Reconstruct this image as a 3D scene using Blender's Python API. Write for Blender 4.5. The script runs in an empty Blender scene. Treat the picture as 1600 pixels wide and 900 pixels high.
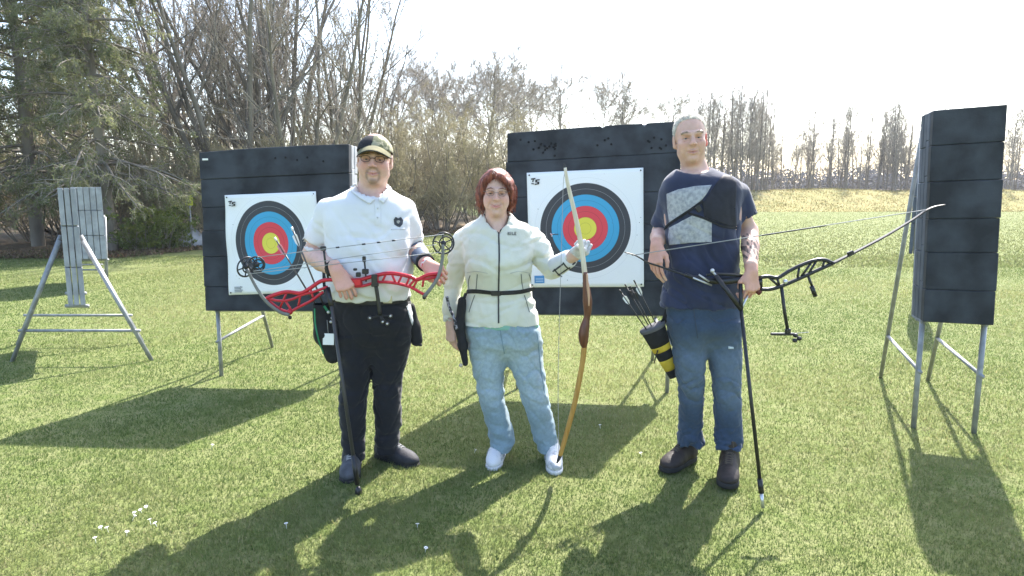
import bpy, bmesh, math, random
import numpy as np
from mathutils import Vector, Matrix
from mathutils.bvhtree import BVHTree

# ------------------------------------------------------------------ camera, sky, sun, exposure
SC = bpy.context.scene
COL = SC.collection
FPX, HORIZON, CAM_H = 1050.0, 300.0, 1.45          # focal length in px of the 1600 px wide photo
PITCH = math.atan((450 - HORIZON) / FPX)
cam_data = bpy.data.cameras.new('camera')
cam_data.sensor_width = 36.0
cam_data.lens = FPX / 1600.0 * 36.0
cam_data.clip_start, cam_data.clip_end = 0.05, 3000.0
camera = bpy.data.objects.new('camera', cam_data)
COL.objects.link(camera)
camera.location = (0, 0, CAM_H)
camera.rotation_euler = (math.pi / 2 - PITCH, 0, 0)
SC.camera = camera

SUN_AZ, SUN_EL = math.radians(27.0), math.radians(48.5)   # azimuth clockwise from +Y
world = bpy.data.worlds.new('World')
SC.world = world
world.use_nodes = True
wn = world.node_tree
for n_ in list(wn.nodes):
    wn.nodes.remove(n_)
sky = wn.nodes.new('ShaderNodeTexSky')
sky.sky_type = 'NISHITA'
sky.sun_disc = False
sky.sun_elevation, sky.sun_rotation = SUN_EL, SUN_AZ
sky.air_density, sky.dust_density, sky.ozone_density = 1.0, 2.0, 1.0
bg = wn.nodes.new('ShaderNodeBackground')
bg.inputs['Strength'].default_value = 0.15
wo = wn.nodes.new('ShaderNodeOutputWorld')
wn.links.new(sky.outputs[0], bg.inputs['Color'])
wn.links.new(bg.outputs[0], wo.inputs['Surface'])

sun_data = bpy.data.lights.new('sun', 'SUN')
sun_data.energy = 4.2
sun_data.angle = math.radians(0.6)
sun_data.color = (1.0, 0.95, 0.87)
sun = bpy.data.objects.new('sun', sun_data)
COL.objects.link(sun)
SUN_DIR = Vector((math.sin(SUN_AZ) * math.cos(SUN_EL), math.cos(SUN_AZ) * math.cos(SUN_EL), math.sin(SUN_EL)))
sun.location = SUN_DIR * 50
sun.rotation_euler = SUN_DIR.to_track_quat('Z', 'Y').to_euler()

SC.view_settings.view_transform = 'Standard'
SC.view_settings.look = 'None'
SC.view_settings.gamma = 1.0
SC.view_settings.use_curve_mapping = False
SC.view_settings.exposure = 1.85
SC.render.engine = 'CYCLES'
SC.cycles.max_bounces = 8
SC.cycles.transparent_max_bounces = 8

# ------------------------------------------------------------------ pixel -> world
def ray(x, y):
    u, v = (x - 800.0) / FPX, (450.0 - y) / FPX
    return np.array([u, math.cos(PITCH) + v * math.sin(PITCH), -math.sin(PITCH) + v * math.cos(PITCH)])
CAM = np.array([0.0, 0.0, CAM_H])
def G(x, y, z=0.0):                      # photo pixel -> point on the horizontal plane z
    r = ray(x, y)
    return CAM + r * ((z - CAM_H) / r[2])
def D(x, y, Y):                          # photo pixel -> point at ground distance Y
    r = ray(x, y)
    return CAM + r * (Y / r[1])
def V(*a):
    return np.array(a, float)
def nrm(v):
    v = np.asarray(v, float)
    return v / (np.linalg.norm(v) + 1e-12)

# ------------------------------------------------------------------ objects
ORG = {}
def thing(name, label, cat, loc=(0, 0, 0), group=None):
    o = bpy.data.objects.new(name, None)
    o.empty_display_size = 0.1
    COL.objects.link(o)
    o.location = tuple(float(c) for c in loc)
    o['label'] = label
    o['category'] = cat
    if group:
        o['group'] = group
    ORG[o.name] = np.array(loc, float)
    return o
def tag(o, label, cat, group=None):
    o['label'] = label
    o['category'] = cat
    if group:
        o['group'] = group
    return o
def mesh_obj(name, verts, faces, mat=None, parent=None, smooth=True, col=None, kind=None, loc=None, label=None):
    """verts in world coordinates; the origin is the parent's (or loc)"""
    verts = np.asarray(verts, float)
    if parent is not None:
        org = ORG[parent.name]
    else:
        org = np.array(loc if loc is not None else (0, 0, 0), float)
    me = bpy.data.meshes.new(name)
    nv = len(verts)
    if isinstance(faces, np.ndarray):
        k = faces.shape[1]
        me.vertices.add(nv)
        me.vertices.foreach_set('co', (verts - org).astype(np.float32).ravel())
        me.loops.add(faces.size)
        me.loops.foreach_set('vertex_index', faces.astype(np.int32).ravel())
        me.polygons.add(len(faces))
        me.polygons.foreach_set('loop_start', np.arange(0, faces.size, k, dtype=np.int32))
        me.update(calc_edges=True)
    else:
        me.from_pydata([tuple(v) for v in (verts - org)], [], [tuple(f) for f in faces])
        me.update()
    me.polygons.foreach_set('use_smooth', np.full(len(me.polygons), bool(smooth)))
    if col is not None:
        a = me.color_attributes.new('Col', 'FLOAT_COLOR', 'POINT')
        c = np.ones((nv, 4), np.float32)
        c[:, :3] = col
        a.data.foreach_set('color', c.ravel())
    if mat is not None:
        me.materials.append(mat)
    o = bpy.data.objects.new(name, me)
    COL.objects.link(o)
    if parent is not None:
        o.parent = parent
    else:
        o.location = tuple(org)
    ORG[o.name] = org
    if kind:
        o['kind'] = kind
    if label:
        o['label'] = label
    return o
def copy_tree(o, parent=None):
    c = o.copy()
    COL.objects.link(c)
    if parent is not None:
        c.parent = parent
    for ch in [q for q in o.children]:
        copy_tree(ch, c)
    return c

class MB:
    """collects simple shapes into one mesh (world coordinates)"""
    def __init__(s):
        s.v, s.f = [], []
    def add(s, v, f):
        b = len(s.v)
        s.v += [tuple(float(c) for c in p) for p in v]
        s.f += [tuple(i + b for i in q) for q in f]
        return s
    def box(s, c, size, X=(1, 0, 0), Y=(0, 1, 0), Z=(0, 0, 1), bev=0.0):
        X, Y, Z, c = nrm(X), nrm(Y), nrm(Z), np.asarray(c, float)
        h = np.asarray(size, float) / 2
        if bev <= 0:
            v = [c + X * h[0] * a + Y * h[1] * b + Z * h[2] * d for a in (-1, 1) for b in (-1, 1) for d in (-1, 1)]
            f = [(0, 1, 3, 2), (4, 6, 7, 5), (0, 4, 5, 1), (2, 3, 7, 6), (0, 2, 6, 4), (1, 5, 7, 3)]
            return s.add(v, f)
        g = h - bev
        v, idx = [], {}
        for a in (-1, 1):
            for b in (-1, 1):
                for d in (-1, 1):
                    for ax in range(3):
                        q = [g[0] * a, g[1] * b, g[2] * d]
                        q[ax] = h[ax] * (a, b, d)[ax]
                        idx[(a, b, d, ax)] = len(v)
                        v.append(c + X * q[0] + Y * q[1] + Z * q[2])
        f = []
        for ax in range(3):
            for sg in (-1, 1):
                o1, o2 = [i for i in range(3) if i != ax]
                q = []
                for s1, s2 in ((-1, -1), (1, -1), (1, 1), (-1, 1)):
                    t = [0, 0, 0]; t[ax] = sg; t[o1] = s1; t[o2] = s2
                    q.append(idx[(t[0], t[1], t[2], ax)])
                if (sg > 0) == (ax == 1):
                    q.reverse()
                f.append(q)
        for ax in range(3):
            o1, o2 = [i for i in range(3) if i != ax]
            for s1 in (-1, 1):
                for s2 in (-1, 1):
                    def k(sa, face):
                        t = [0, 0, 0]; t[ax] = sa; t[o1] = s1; t[o2] = s2
                        return idx[(t[0], t[1], t[2], face)]
                    f.append((k(-1, o1), k(1, o1), k(1, o2), k(-1, o2)))
        for a in (-1, 1):
            for b in (-1, 1):
                for d in (-1, 1):
                    f.append((idx[(a, b, d, 0)], idx[(a, b, d, 1)], idx[(a, b, d, 2)]))
        return s.add(v, f)
    def tube(s, pts, r, n=8, cap=True, squash=None, ref=None):
        """pts polyline; r scalar or list; squash=(a,b) scales the section axes"""
        P = np.asarray(pts, float)
        m = len(P)
        R = np.full(m, r, float) if np.isscalar(r) else np.asarray(r, float)
        T = np.gradient(P, axis=0)
        T /= np.linalg.norm(T, axis=1)[:, None] + 1e-12
        up = np.asarray(ref, float) if ref is not None else (V(0, 0, 1) if abs(T[0][2]) < 0.9 else V(1, 0, 0))
        a, b = squash if squash else (1, 1)
        v = []
        A = None
        for i in range(m):
            A = up - T[i] * np.dot(up, T[i]) if (A is None or ref is not None) else A - T[i] * np.dot(A, T[i])
            A = nrm(A)
            B = np.cross(T[i], A)
            for j in range(n):
                t = 2 * math.pi * j / n
                v.append(P[i] + (A * math.cos(t) * a + B * math.sin(t) * b) * R[i])
        f = []
        for i in range(m - 1):
            for j in range(n):
                f.append((i * n + j, i * n + (j + 1) % n, (i + 1) * n + (j + 1) % n, (i + 1) * n + j))
        if cap:
            f.append(tuple(range(n - 1, -1, -1)))
            f.append(tuple((m - 1) * n + j for j in range(n)))
        return s.add(v, f)
    def ring(s, c, X, Y, R, r, n=28, m=6, a0=0, a1=2 * math.pi):
        full = abs(a1 - a0 - 2 * math.pi) < 1e-6
        k = n if full else n + 1
        c, X, Y = np.asarray(c, float), nrm(X), nrm(Y)
        Z = np.cross(X, Y)
        v = []
        for i in range(k):
            t = a0 + (a1 - a0) * i / n
            d = X * math.cos(t) + Y * math.sin(t)
            for j in range(m):
                u = 2 * math.pi * j / m
                v.append(c + d * (R + r * math.cos(u)) + Z * r * math.sin(u))
        f = []
        for i in range(n):
            for j in range(m):
                i2 = (i + 1) % k
                f.append((i * m + j, i2 * m + j, i2 * m + (j + 1) % m, i * m + (j + 1) % m))
        return s.add(v, f)
    def prism(s, poly, d):
        """planar polygon (3D points) extruded by the vector d"""
        P = np.asarray(poly, float)
        n = len(P)
        v = list(P) + list(P + np.asarray(d, float))
        f = [tuple(range(n - 1, -1, -1)), tuple(range(n, 2 * n))]
        for i in range(n):
            f.append((i, (i + 1) % n, n + (i + 1) % n, n + i))
        return s.add(v, f)
    def ball(s, c, r, n=10, m=6, X=(1, 0, 0), Y=(0, 1, 0), Z=(0, 0, 1)):
        r = np.full(3, r, float) if np.isscalar(r) else np.asarray(r, float)
        X, Y, Z, c = nrm(X) * r[0], nrm(Y) * r[1], nrm(Z) * r[2], np.asarray(c, float)
        v = [c - Z]
        for i in range(1, m):
            t = math.pi * i / m
            for j in range(n):
                u = 2 * math.pi * j / n
                v.append(c + (X * math.cos(u) + Y * math.sin(u)) * math.sin(t) - Z * math.cos(t))
        v.append(c + Z)
        f = [(0, 1 + (j + 1) % n, 1 + j) for j in range(n)]
        for i in range(m - 2):
            for j in range(n):
                f.append((1 + i * n + j, 1 + i * n + (j + 1) % n, 1 + (i + 1) * n + (j + 1) % n, 1 + (i + 1) * n + j))
        b = 1 + (m - 2) * n
        f += [(b + j, b + (j + 1) % n, len(v) - 1) for j in range(n)]
        return s.add(v, f)
    def build(s, name, mat, parent=None, smooth=True, **kw):
        o = mesh_obj(name, np.array(s.v), s.f, mat, parent, smooth, **kw)
        b = bmesh.new()
        b.from_mesh(o.data)
        bmesh.ops.recalc_face_normals(b, faces=b.faces)
        b.to_mesh(o.data)
        b.free()
        return o

def smooth_path(pts, n=24):
    """Catmull-Rom through the points"""
    P = np.asarray(pts, float)
    P = np.vstack([2 * P[0] - P[1], P, 2 * P[-1] - P[-2]])
    k = len(P) - 3
    out = []
    for t in np.linspace(0, k - 1e-9, n):
        i = int(t); u = t - i
        p0, p1, p2, p3 = P[i:i + 4]
        out.append(0.5 * ((2 * p1) + (-p0 + p2) * u + (2 * p0 - 5 * p1 + 4 * p2 - p3) * u * u + (-p0 + 3 * p1 - 3 * p2 + p3) * u ** 3))
    return np.array(out)

# ------------------------------------------------------------------ materials
def mat(name, color=(0.5, 0.5, 0.5), rough=0.7, var=0.15, scale=8.0, bump=0.0, bscale=60.0, metal=0.0, vcol=False,
        sheen=0.0, spec=0.4, color2=None, detail=4.0, transl=0.0, weave=0.0, stretch=(1, 1, 1), contrast=(0.35, 0.65), sss=0.0, bdist=0.01):
    m = bpy.data.materials.new(name)
    m.use_nodes = True
    nt = m.node_tree
    N, L = nt.nodes, nt.links
    p = N['Principled BSDF']
    p.inputs['Roughness'].default_value = rough
    p.inputs['Metallic'].default_value = metal
    p.inputs['Specular IOR Level'].default_value = spec
    if sheen:
        p.inputs['Sheen Weight'].default_value = sheen
        p.inputs['Sheen Roughness'].default_value = 0.5
    if sss:
        p.inputs['Subsurface Weight'].default_value = sss
        p.inputs['Subsurface Radius'].default_value = (1.0, 0.35, 0.2)
        p.inputs['Subsurface Scale'].default_value = 0.006
    tc = N.new('ShaderNodeTexCoord')
    mp = N.new('ShaderNodeMapping')
    mp.inputs['Scale'].default_value = stretch
    L.new(tc.outputs['Object'], mp.inputs['Vector'])
    nz = N.new('ShaderNodeTexNoise')
    nz.inputs['Scale'].default_value = scale
    nz.inputs['Detail'].default_value = detail
    L.new(mp.outputs[0], nz.inputs['Vector'])
    rmp = N.new('ShaderNodeMapRange')
    rmp.inputs['From Min'].default_value, rmp.inputs['From Max'].default_value = contrast
    L.new(nz.outputs['Fac'], rmp.inputs['Value'])
    mx = N.new('ShaderNodeMix')
    mx.data_type = 'RGBA'
    L.new(rmp.outputs[0], mx.inputs['Factor'])
    if vcol:
        at = N.new('ShaderNodeAttribute')
        at.attribute_name = 'Col'
        dk = N.new('ShaderNodeMix'); dk.data_type = 'RGBA'; dk.blend_type = 'MULTIPLY'
        dk.inputs['Factor'].default_value = 1.0
        dk.inputs['B'].default_value = (1 - var, 1 - var, 1 - var, 1)
        L.new(at.outputs['Color'], dk.inputs['A'])
        L.new(at.outputs['Color'], mx.inputs['A'])
        L.new(dk.outputs['Result'], mx.inputs['B'])
    else:
        c = np.array(color[:3])
        a = c * (1 - var)
        b = np.array(color2[:3]) if color2 is not None else np.clip(c * (1 + var), 0, 0.95)
        if color2 is not None:
            a = c
        mx.inputs['A'].default_value = (*a, 1)
        mx.inputs['B'].default_value = (*b, 1)
    L.new(mx.outputs['Result'], p.inputs['Base Color'])
    if bump:
        nb = N.new('ShaderNodeTexNoise')
        nb.inputs['Scale'].default_value = bscale
        nb.inputs['Detail'].default_value = 5.0
        L.new(mp.outputs[0], nb.inputs['Vector'])
        bp = N.new('ShaderNodeBump')
        bp.inputs['Strength'].default_value = bump
        bp.inputs['Distance'].default_value = bdist
        L.new(nb.outputs['Fac'], bp.inputs['Height'])
        L.new(bp.outputs[0], p.inputs['Normal'])
    if transl:
        tr = N.new('ShaderNodeBsdfTranslucent')
        L.new(mx.outputs['Result'], tr.inputs['Color'])
        ms = N.new('ShaderNodeMixShader')
        ms.inputs['Fac'].default_value = transl
        L.new(p.outputs[0], ms.inputs[1])
        L.new(tr.outputs[0], ms.inputs[2])
        L.new(ms.outputs[0], N['Material Output'].inputs['Surface'])
    return m

# ------------------------------------------------------------------ implicit surfaces (smooth unions -> one continuous mesh)
def axis(lo, hi, step, fine=()):
    """grid line positions; fine = list of (a, b, step) ranges with a finer step"""
    out = [lo]
    while out[-1] < hi:
        x = out[-1]
        st = step
        for a, b, q in fine:
            if a - st <= x <= b:
                st = min(st, q)
        out.append(x + st)
    return np.array(out, np.float32)
class Field:
    def __init__(s, xs, ys, zs):
        s.xs, s.ys, s.zs = xs, ys, zs
        s.F = np.full((len(xs), len(ys), len(zs)), 0.5, np.float32)
    def box(s, lo, hi):
        sl = []
        for a, l, h in zip((s.xs, s.ys, s.zs), lo, hi):
            sl.append(slice(max(int(np.searchsorted(a, l)) - 1, 0), min(int(np.searchsorted(a, h)) + 1, len(a))))
        return tuple(sl)
    def pts(s, sl):
        return (s.xs[sl[0]][:, None, None], s.ys[sl[1]][None, :, None], s.zs[sl[2]][None, None, :])
    def comb(s, sl, d, k, op):
        A = s.F[sl]
        d = d.astype(np.float32)
        k = max(k, 1e-4)
        if op == 'u':
            h = np.maximum(k - np.abs(A - d), 0) / k
            s.F[sl] = np.minimum(A, d) - h * h * (k / 4)
        elif op == 's':
            d = -d
            h = np.maximum(k - np.abs(A - d), 0) / k
            s.F[sl] = np.maximum(A, d) + h * h * (k / 4)
    def cone(s, a, b, ra, rb=None, k=0.01, op='u', flat=False, squash=None):
        """round cone; flat=True cuts both ends square; squash=(axis, factor) flattens along an axis"""
        rb = ra if rb is None else rb
        a, b = np.asarray(a, float), np.asarray(b, float)
        pad = max(ra, rb) + k + 0.012
        sl = s.box(np.minimum(a, b) - pad, np.maximum(a, b) + pad)
        X, Y, Z = s.pts(sl)
        ab = b - a
        L2 = float(ab @ ab) + 1e-12
        px, py, pz = X - a[0], Y - a[1], Z - a[2]
        tt = (px * ab[0] + py * ab[1] + pz * ab[2]) / L2
        t = np.clip(tt, 0, 1)
        qx, qy, qz = px - ab[0] * t, py - ab[1] * t, pz - ab[2] * t
        if flat:
            L = math.sqrt(L2)
            qx, qy, qz = px - ab[0] * tt, py - ab[1] * tt, pz - ab[2] * tt
        if squash is not None:
            ax = nrm(squash[0]); fac = squash[1]
            w = qx * ax[0] + qy * ax[1] + qz * ax[2]
            e = w * (fac - 1)
            qx, qy, qz = qx + ax[0] * e, qy + ax[1] * e, qz + ax[2] * e
        d = np.sqrt(qx * qx + qy * qy + qz * qz) - (ra + (rb - ra) * t)
        if flat:
            d = np.maximum(d, np.maximum(-tt, tt - 1) * L)
        s.comb(sl, d, k, op)
    def chain(s, pts, rs, k=0.01, op='u', **kw):
        for i in range(len(pts) - 1):
            s.cone(pts[i], pts[i + 1], rs[i], rs[i + 1], k, op, **kw)
    def ell(s, c, r, R=None, k=0.01, op='u'):
        """ellipsoid; R columns are its axes"""
        c, r = np.asarray(c, float), np.asarray(r, float)
        R = np.eye(3) if R is None else np.asarray(R, float)
        ext = np.abs(R) @ r + k + 0.012
        sl = s.box(c - ext, c + ext)
        X, Y, Z = s.pts(sl)
        px, py, pz = X - c[0], Y - c[1], Z - c[2]
        q = [(px * R[0, i] + py * R[1, i] + pz * R[2, i]) for i in range(3)]
        k0 = np.sqrt(sum((q[i] / r[i]) ** 2 for i in range(3)))
        k1 = np.sqrt(sum((q[i] / (r[i] * r[i])) ** 2 for i in range(3))) + 1e-6
        s.comb(sl, k0 * (k0 - 1) / k1, k, op)
    def rbox(s, c, h, R=None, rad=0.01, k=0.01, op='u'):
        c, h = np.asarray(c, float), np.asarray(h, float)
        R = np.eye(3) if R is None else np.asarray(R, float)
        ext = np.abs(R) @ h + k + 0.012
        sl = s.box(c - ext, c + ext)
        X, Y, Z = s.pts(sl)
        px, py, pz = X - c[0], Y - c[1], Z - c[2]
        q = [np.abs(px * R[0, i] + py * R[1, i] + pz * R[2, i]) - (h[i] - rad) for i in range(3)]
        o = np.sqrt(sum(np.maximum(t, 0) ** 2 for t in q)) + np.minimum(np.maximum(q[0], np.maximum(q[1], q[2])), 0) - rad
        s.comb(sl, o, k, op)
    def loft(s, rows, k=0.02, op='u', p=2.3, yaw=0.0, endround=0.0):
        """stack of horizontal sections; rows = (z, cx, cy, rx, ry)"""
        rows = sorted([tuple(map(float, r)) for r in rows])
        R = np.array(rows)
        z0, z1 = R[0, 0], R[-1, 0]
        pad = max(R[:, 3].max(), R[:, 4].max()) + k + 0.03
        lo = V(R[:, 1].min() - pad, R[:, 2].min() - pad, z0 - k - 0.02)
        hi = V(R[:, 1].max() + pad, R[:, 2].max() + pad, z1 + k + 0.02)
        sl = s.box(lo, hi)
        X, Y, Z = s.pts(sl)
        zz = np.clip(s.zs[sl[2]].astype(float), z0, z1)
        cols = []
        for j in range(1, 5):
            m = np.gradient(R[:, j], R[:, 0])
            i = np.clip(np.searchsorted(R[:, 0], zz) - 1, 0, len(R) - 2)
            h = R[i + 1, 0] - R[i, 0]
            t = (zz - R[i, 0]) / h
            cols.append((2 * t ** 3 - 3 * t ** 2 + 1) * R[i, j] + (t ** 3 - 2 * t ** 2 + t) * h * m[i] +
                        (-2 * t ** 3 + 3 * t ** 2) * R[i + 1, j] + (t ** 3 - t ** 2) * h * m[i + 1])
        cx, cy, rx, ry = [c[None, None, :] for c in cols]
        dx, dy = X - cx, Y - cy
        if yaw:
            c_, s_ = math.cos(yaw), math.sin(yaw)
            dx, dy = dx * c_ + dy * s_, -dx * s_ + dy * c_
        q = (np.abs(dx / rx) ** p + np.abs(dy / ry) ** p) ** (1 / p)
        # approximate distance
        rr = np.sqrt(dx * dx + dy * dy) + 1e-6
        d = rr * (1 - 1 / np.maximum(q, 1e-3))
        dz = np.maximum(z0 - Z, Z - z1)
        if endround:
            d = np.where(dz > -endround, np.sqrt(np.maximum(d + endround, 0) ** 2 + np.maximum(dz + endround, 0) ** 2) - endround, d)
        d = np.maximum(d, dz)
        s.comb(sl, d, k, op)
    def cut(s, point, normal, op='max'):
        """remove everything on the side the normal points to"""
        n = nrm(normal)
        d = (s.xs[:, None, None] - point[0]) * n[0] + (s.ys[None, :, None] - point[1]) * n[1] + (s.zs[None, None, :] - point[2]) * n[2]
        s.F = np.maximum(s.F, d.astype(np.float32))
    def displace(s, fn, band=0.05):
        """add fn(x, y, z) metres of relief near the surface"""
        I = np.nonzero(np.abs(s.F) < band)
        x, y, z = s.xs[I[0]], s.ys[I[1]], s.zs[I[2]]
        s.F[I] -= fn(x.astype(float), y.astype(float), z.astype(float)).astype(np.float32)
    def mesh(s):
        F = s.F
        S = F < 0
        sh = tuple(n - 1 for n in F.shape)
        cnt = np.zeros(sh, np.uint8)
        corners = [(a, b, c) for a in (0, 1) for b in (0, 1) for c in (0, 1)]
        def sub(A, o):
            return A[o[0]:o[0] + sh[0], o[1]:o[1] + sh[1], o[2]:o[2] + sh[2]]
        for o in corners:
            cnt += sub(S, o)
        act = (cnt > 0) & (cnt < 8)
        I = np.nonzero(act)
        n = len(I[0])
        ids = np.full(sh, -1, np.int32)
        ids[I] = np.arange(n)
        val = {o: F[I[0] + o[0], I[1] + o[1], I[2] + o[2]].astype(np.float64) for o in corners}
        acc = np.zeros((n, 3)); w = np.zeros(n)
        for o in corners:
            for ax in range(3):
                if o[ax]:
                    continue
                e = list(o); e[ax] = 1; e = tuple(e)
                f0, f1 = val[o], val[e]
                m = (f0 < 0) != (f1 < 0)
                t = np.where(m, f0 / np.where(m, f0 - f1, 1), 0)
                q = np.tile(np.array(o, float), (n, 1))
                q[:, ax] = t
                acc[m] += q[m]; w[m] += 1
        acc /= w[:, None]
        verts = np.empty((n, 3))
        for ax, g in enumerate((s.xs, s.ys, s.zs)):
            a = g[I[ax]].astype(float); b = g[I[ax] + 1].astype(float)
            verts[:, ax] = a + (b - a) * acc[:, ax]
        faces = []
        for ax in range(3):
            o1, o2 = (ax + 1) % 3, (ax + 2) % 3
            sl0 = [slice(None)] * 3; sl1 = [slice(None)] * 3
            sl0[ax] = slice(0, -1); sl1[ax] = slice(1, None)
            a, b = S[tuple(sl0)], S[tuple(sl1)]
            E_ = np.nonzero(a != b)
            ok = (E_[o1] > 0) & (E_[o2] > 0) & (E_[o1] < F.shape[o1] - 1) & (E_[o2] < F.shape[o2] - 1)
            E_ = [e[ok] for e in E_]
            flip = a[tuple(E_)]
            def cid(d1, d2):
                q = [None] * 3
                q[ax] = E_[ax]; q[o1] = E_[o1] - d1; q[o2] = E_[o2] - d2
                return ids[tuple(q)]
            Q = np.stack([cid(1, 1), cid(0, 1), cid(0, 0), cid(1, 0)], 1)
            Q[~flip] = Q[~flip][:, ::-1]
            faces.append(Q)
        return verts, np.vstack(faces)
def rotm(yaw=0, pitch=0, roll=0):
    """yaw about z, pitch about x, roll about y (radians)"""
    return np.array(Matrix.Rotation(yaw, 3, 'Z') @ Matrix.Rotation(pitch, 3, 'X') @ Matrix.Rotation(roll, 3, 'Y'))
def bvh_of(verts, faces):
    return BVHTree.FromPolygons([tuple(v) for v in verts], [tuple(int(i) for i in f) for f in faces])
# ------------------------------------------------------------------ ground
rng = np.random.default_rng(7)
def ground_mat(name, cols, scales, transl=0.0, bump=0.6, rough=0.95):
    """three colours mixed by two sizes of noise"""
    m = bpy.data.materials.new(name)
    m.use_nodes = True
    N, L = m.node_tree.nodes, m.node_tree.links
    p = N['Principled BSDF']
    p.inputs['Roughness'].default_value = rough
    p.inputs['Specular IOR Level'].default_value = 0.15
    tc = N.new('ShaderNodeTexCoord')
    prev = None
    for i, (c, sc) in enumerate(zip(cols[1:], scales)):
        nz = N.new('ShaderNodeTexNoise')
        nz.inputs['Scale'].default_value = sc
        nz.inputs['Detail'].default_value = 6.0
        nz.inputs['Roughness'].default_value = 0.65
        L.new(tc.outputs['Object'], nz.inputs['Vector'])
        r = N.new('ShaderNodeMapRange')
        r.inputs['From Min'].default_value, r.inputs['From Max'].default_value = 0.4, 0.62
        L.new(nz.outputs['Fac'], r.inputs['Value'])
        mx = N.new('ShaderNodeMix'); mx.data_type = 'RGBA'
        L.new(r.outputs[0], mx.inputs['Factor'])
        if prev is None:
            mx.inputs['A'].default_value = (*cols[0], 1)
        else:
            L.new(prev, mx.inputs['A'])
        mx.inputs['B'].default_value = (*c, 1)
        prev = mx.outputs['Result']
    L.new(prev, p.inputs['Base Color'])
    nb = N.new('ShaderNodeTexNoise')
    nb.inputs['Scale'].default_value = 55.0
    nb.inputs['Detail'].default_value = 4.0
    L.new(tc.outputs['Object'], nb.inputs['Vector'])
    bp = N.new('ShaderNodeBump')
    bp.inputs['Strength'].default_value = bump
    bp.inputs['Distance'].default_value = 0.03
    L.new(nb.outputs['Fac'], bp.inputs['Height'])
    L.new(bp.outputs[0], p.inputs['Normal'])
    return m
M_LAWN = ground_mat('lawn_soil', [(0.122, 0.154, 0.046), (0.162, 0.182, 0.066), (0.106, 0.138, 0.038), (0.170, 0.182, 0.076)], [0.22, 1.4, 9.0])
M_BANK = ground_mat('bank_grass', [(0.235, 0.205, 0.075), (0.28, 0.235, 0.10), (0.17, 0.170, 0.06)], [0.25, 1.1])
M_LITTER = ground_mat('woodland_soil', [(0.085, 0.060, 0.040), (0.15, 0.105, 0.07), (0.06, 0.055, 0.03)], [0.7, 5.0])

def relief(x, y):
    return 0.012 * np.sin(x * 1.3 + 0.7 * y) + 0.010 * np.sin(1.9 * y - 0.6 * x + 1.0)
def sheet(name, xs, ys, zf, m, **kw):
    X, Y = np.meshgrid(xs, ys, indexing='ij')
    Z = zf(X, Y)
    v = np.stack([X.ravel(), Y.ravel(), Z.ravel()], 1)
    n, k = len(xs), len(ys)
    i = np.arange(n * k).reshape(n, k)
    f = np.stack([i[:-1, :-1].ravel(), i[1:, :-1].ravel(), i[1:, 1:].ravel(), i[:-1, 1:].ravel()], 1)
    return mesh_obj(name, v, f, m, None, True, **kw)
gx = np.concatenate([-np.geomspace(900, 12, 16), np.arange(-11, 11.1, 0.5), np.geomspace(12, 900, 16)])
gy = np.concatenate([[-600, -100, -30, -10, -4], np.arange(-2, 14.1, 0.5), np.geomspace(15, 1500, 24)])
lawn = sheet('lawn', gx, gy, lambda x, y: relief(x, y) * np.clip((14 - y) / 4, 0, 1) * (y > -2) * np.clip((11 - np.abs(x)) / 2, 0, 1) - 0.012, M_LAWN, kind='structure')
bx = np.linspace(2, 150, 75); by = np.linspace(49, 66, 18)
def bank_z(x, y):
    t = np.clip((y - 51 - 0.8 * np.sin(x * 0.21)) / 9.5, 0, 1)
    e = np.clip((x - 2) / 8, 0, 1)
    return (1.62 + 0.10 * np.sin(x * 0.5) + 0.06 * np.sin(x * 1.7 + y)) * t * t * (3 - 2 * t) * e * e * (3 - 2 * e) - 0.02
bank = sheet('grass_bank', bx, by, bank_z, M_BANK, kind='structure')
back = sheet('field_behind_bank', np.linspace(2, 150, 40), np.linspace(66, 140, 8), lambda x, y: bank_z(x, np.full_like(y, 66.0)) + 0 * y, M_LITTER, kind='structure')
# woodland floor: irregular edge along the trees
edge = [(-420, 408), (-200, 404), (0, 403), (125, 401), (200, 400), (320, 388), (430, 378), (560, 370), (650, 367), (740, 363), (800, 361)]
ex = smooth_path([G(*e) for e in edge], 90)
ex[:, :2] += rng.normal(0, 0.10, (90, 2))
fv, ff = [], []
for i, q in enumerate(ex):
    d = nrm(V(q[0], q[1], 0) - V(4, 0, 0))
    for j, t in enumerate((0, 0.8, 5, 25, 80)):
        fv.append((q[0] + d[0] * t, q[1] + d[1] * t, 0.004 + (0.05 if j == 1 else 0.07 if j > 1 else -0.004)))
for i in range(len(ex) - 1):
    for j in range(4):
        ff.append((i * 5 + j, i * 5 + 5 + j, i * 5 + 6 + j, i * 5 + 1 + j))
mesh_obj('woodland_floor', np.array(fv), ff, M_LITTER, kind='structure')

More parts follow.
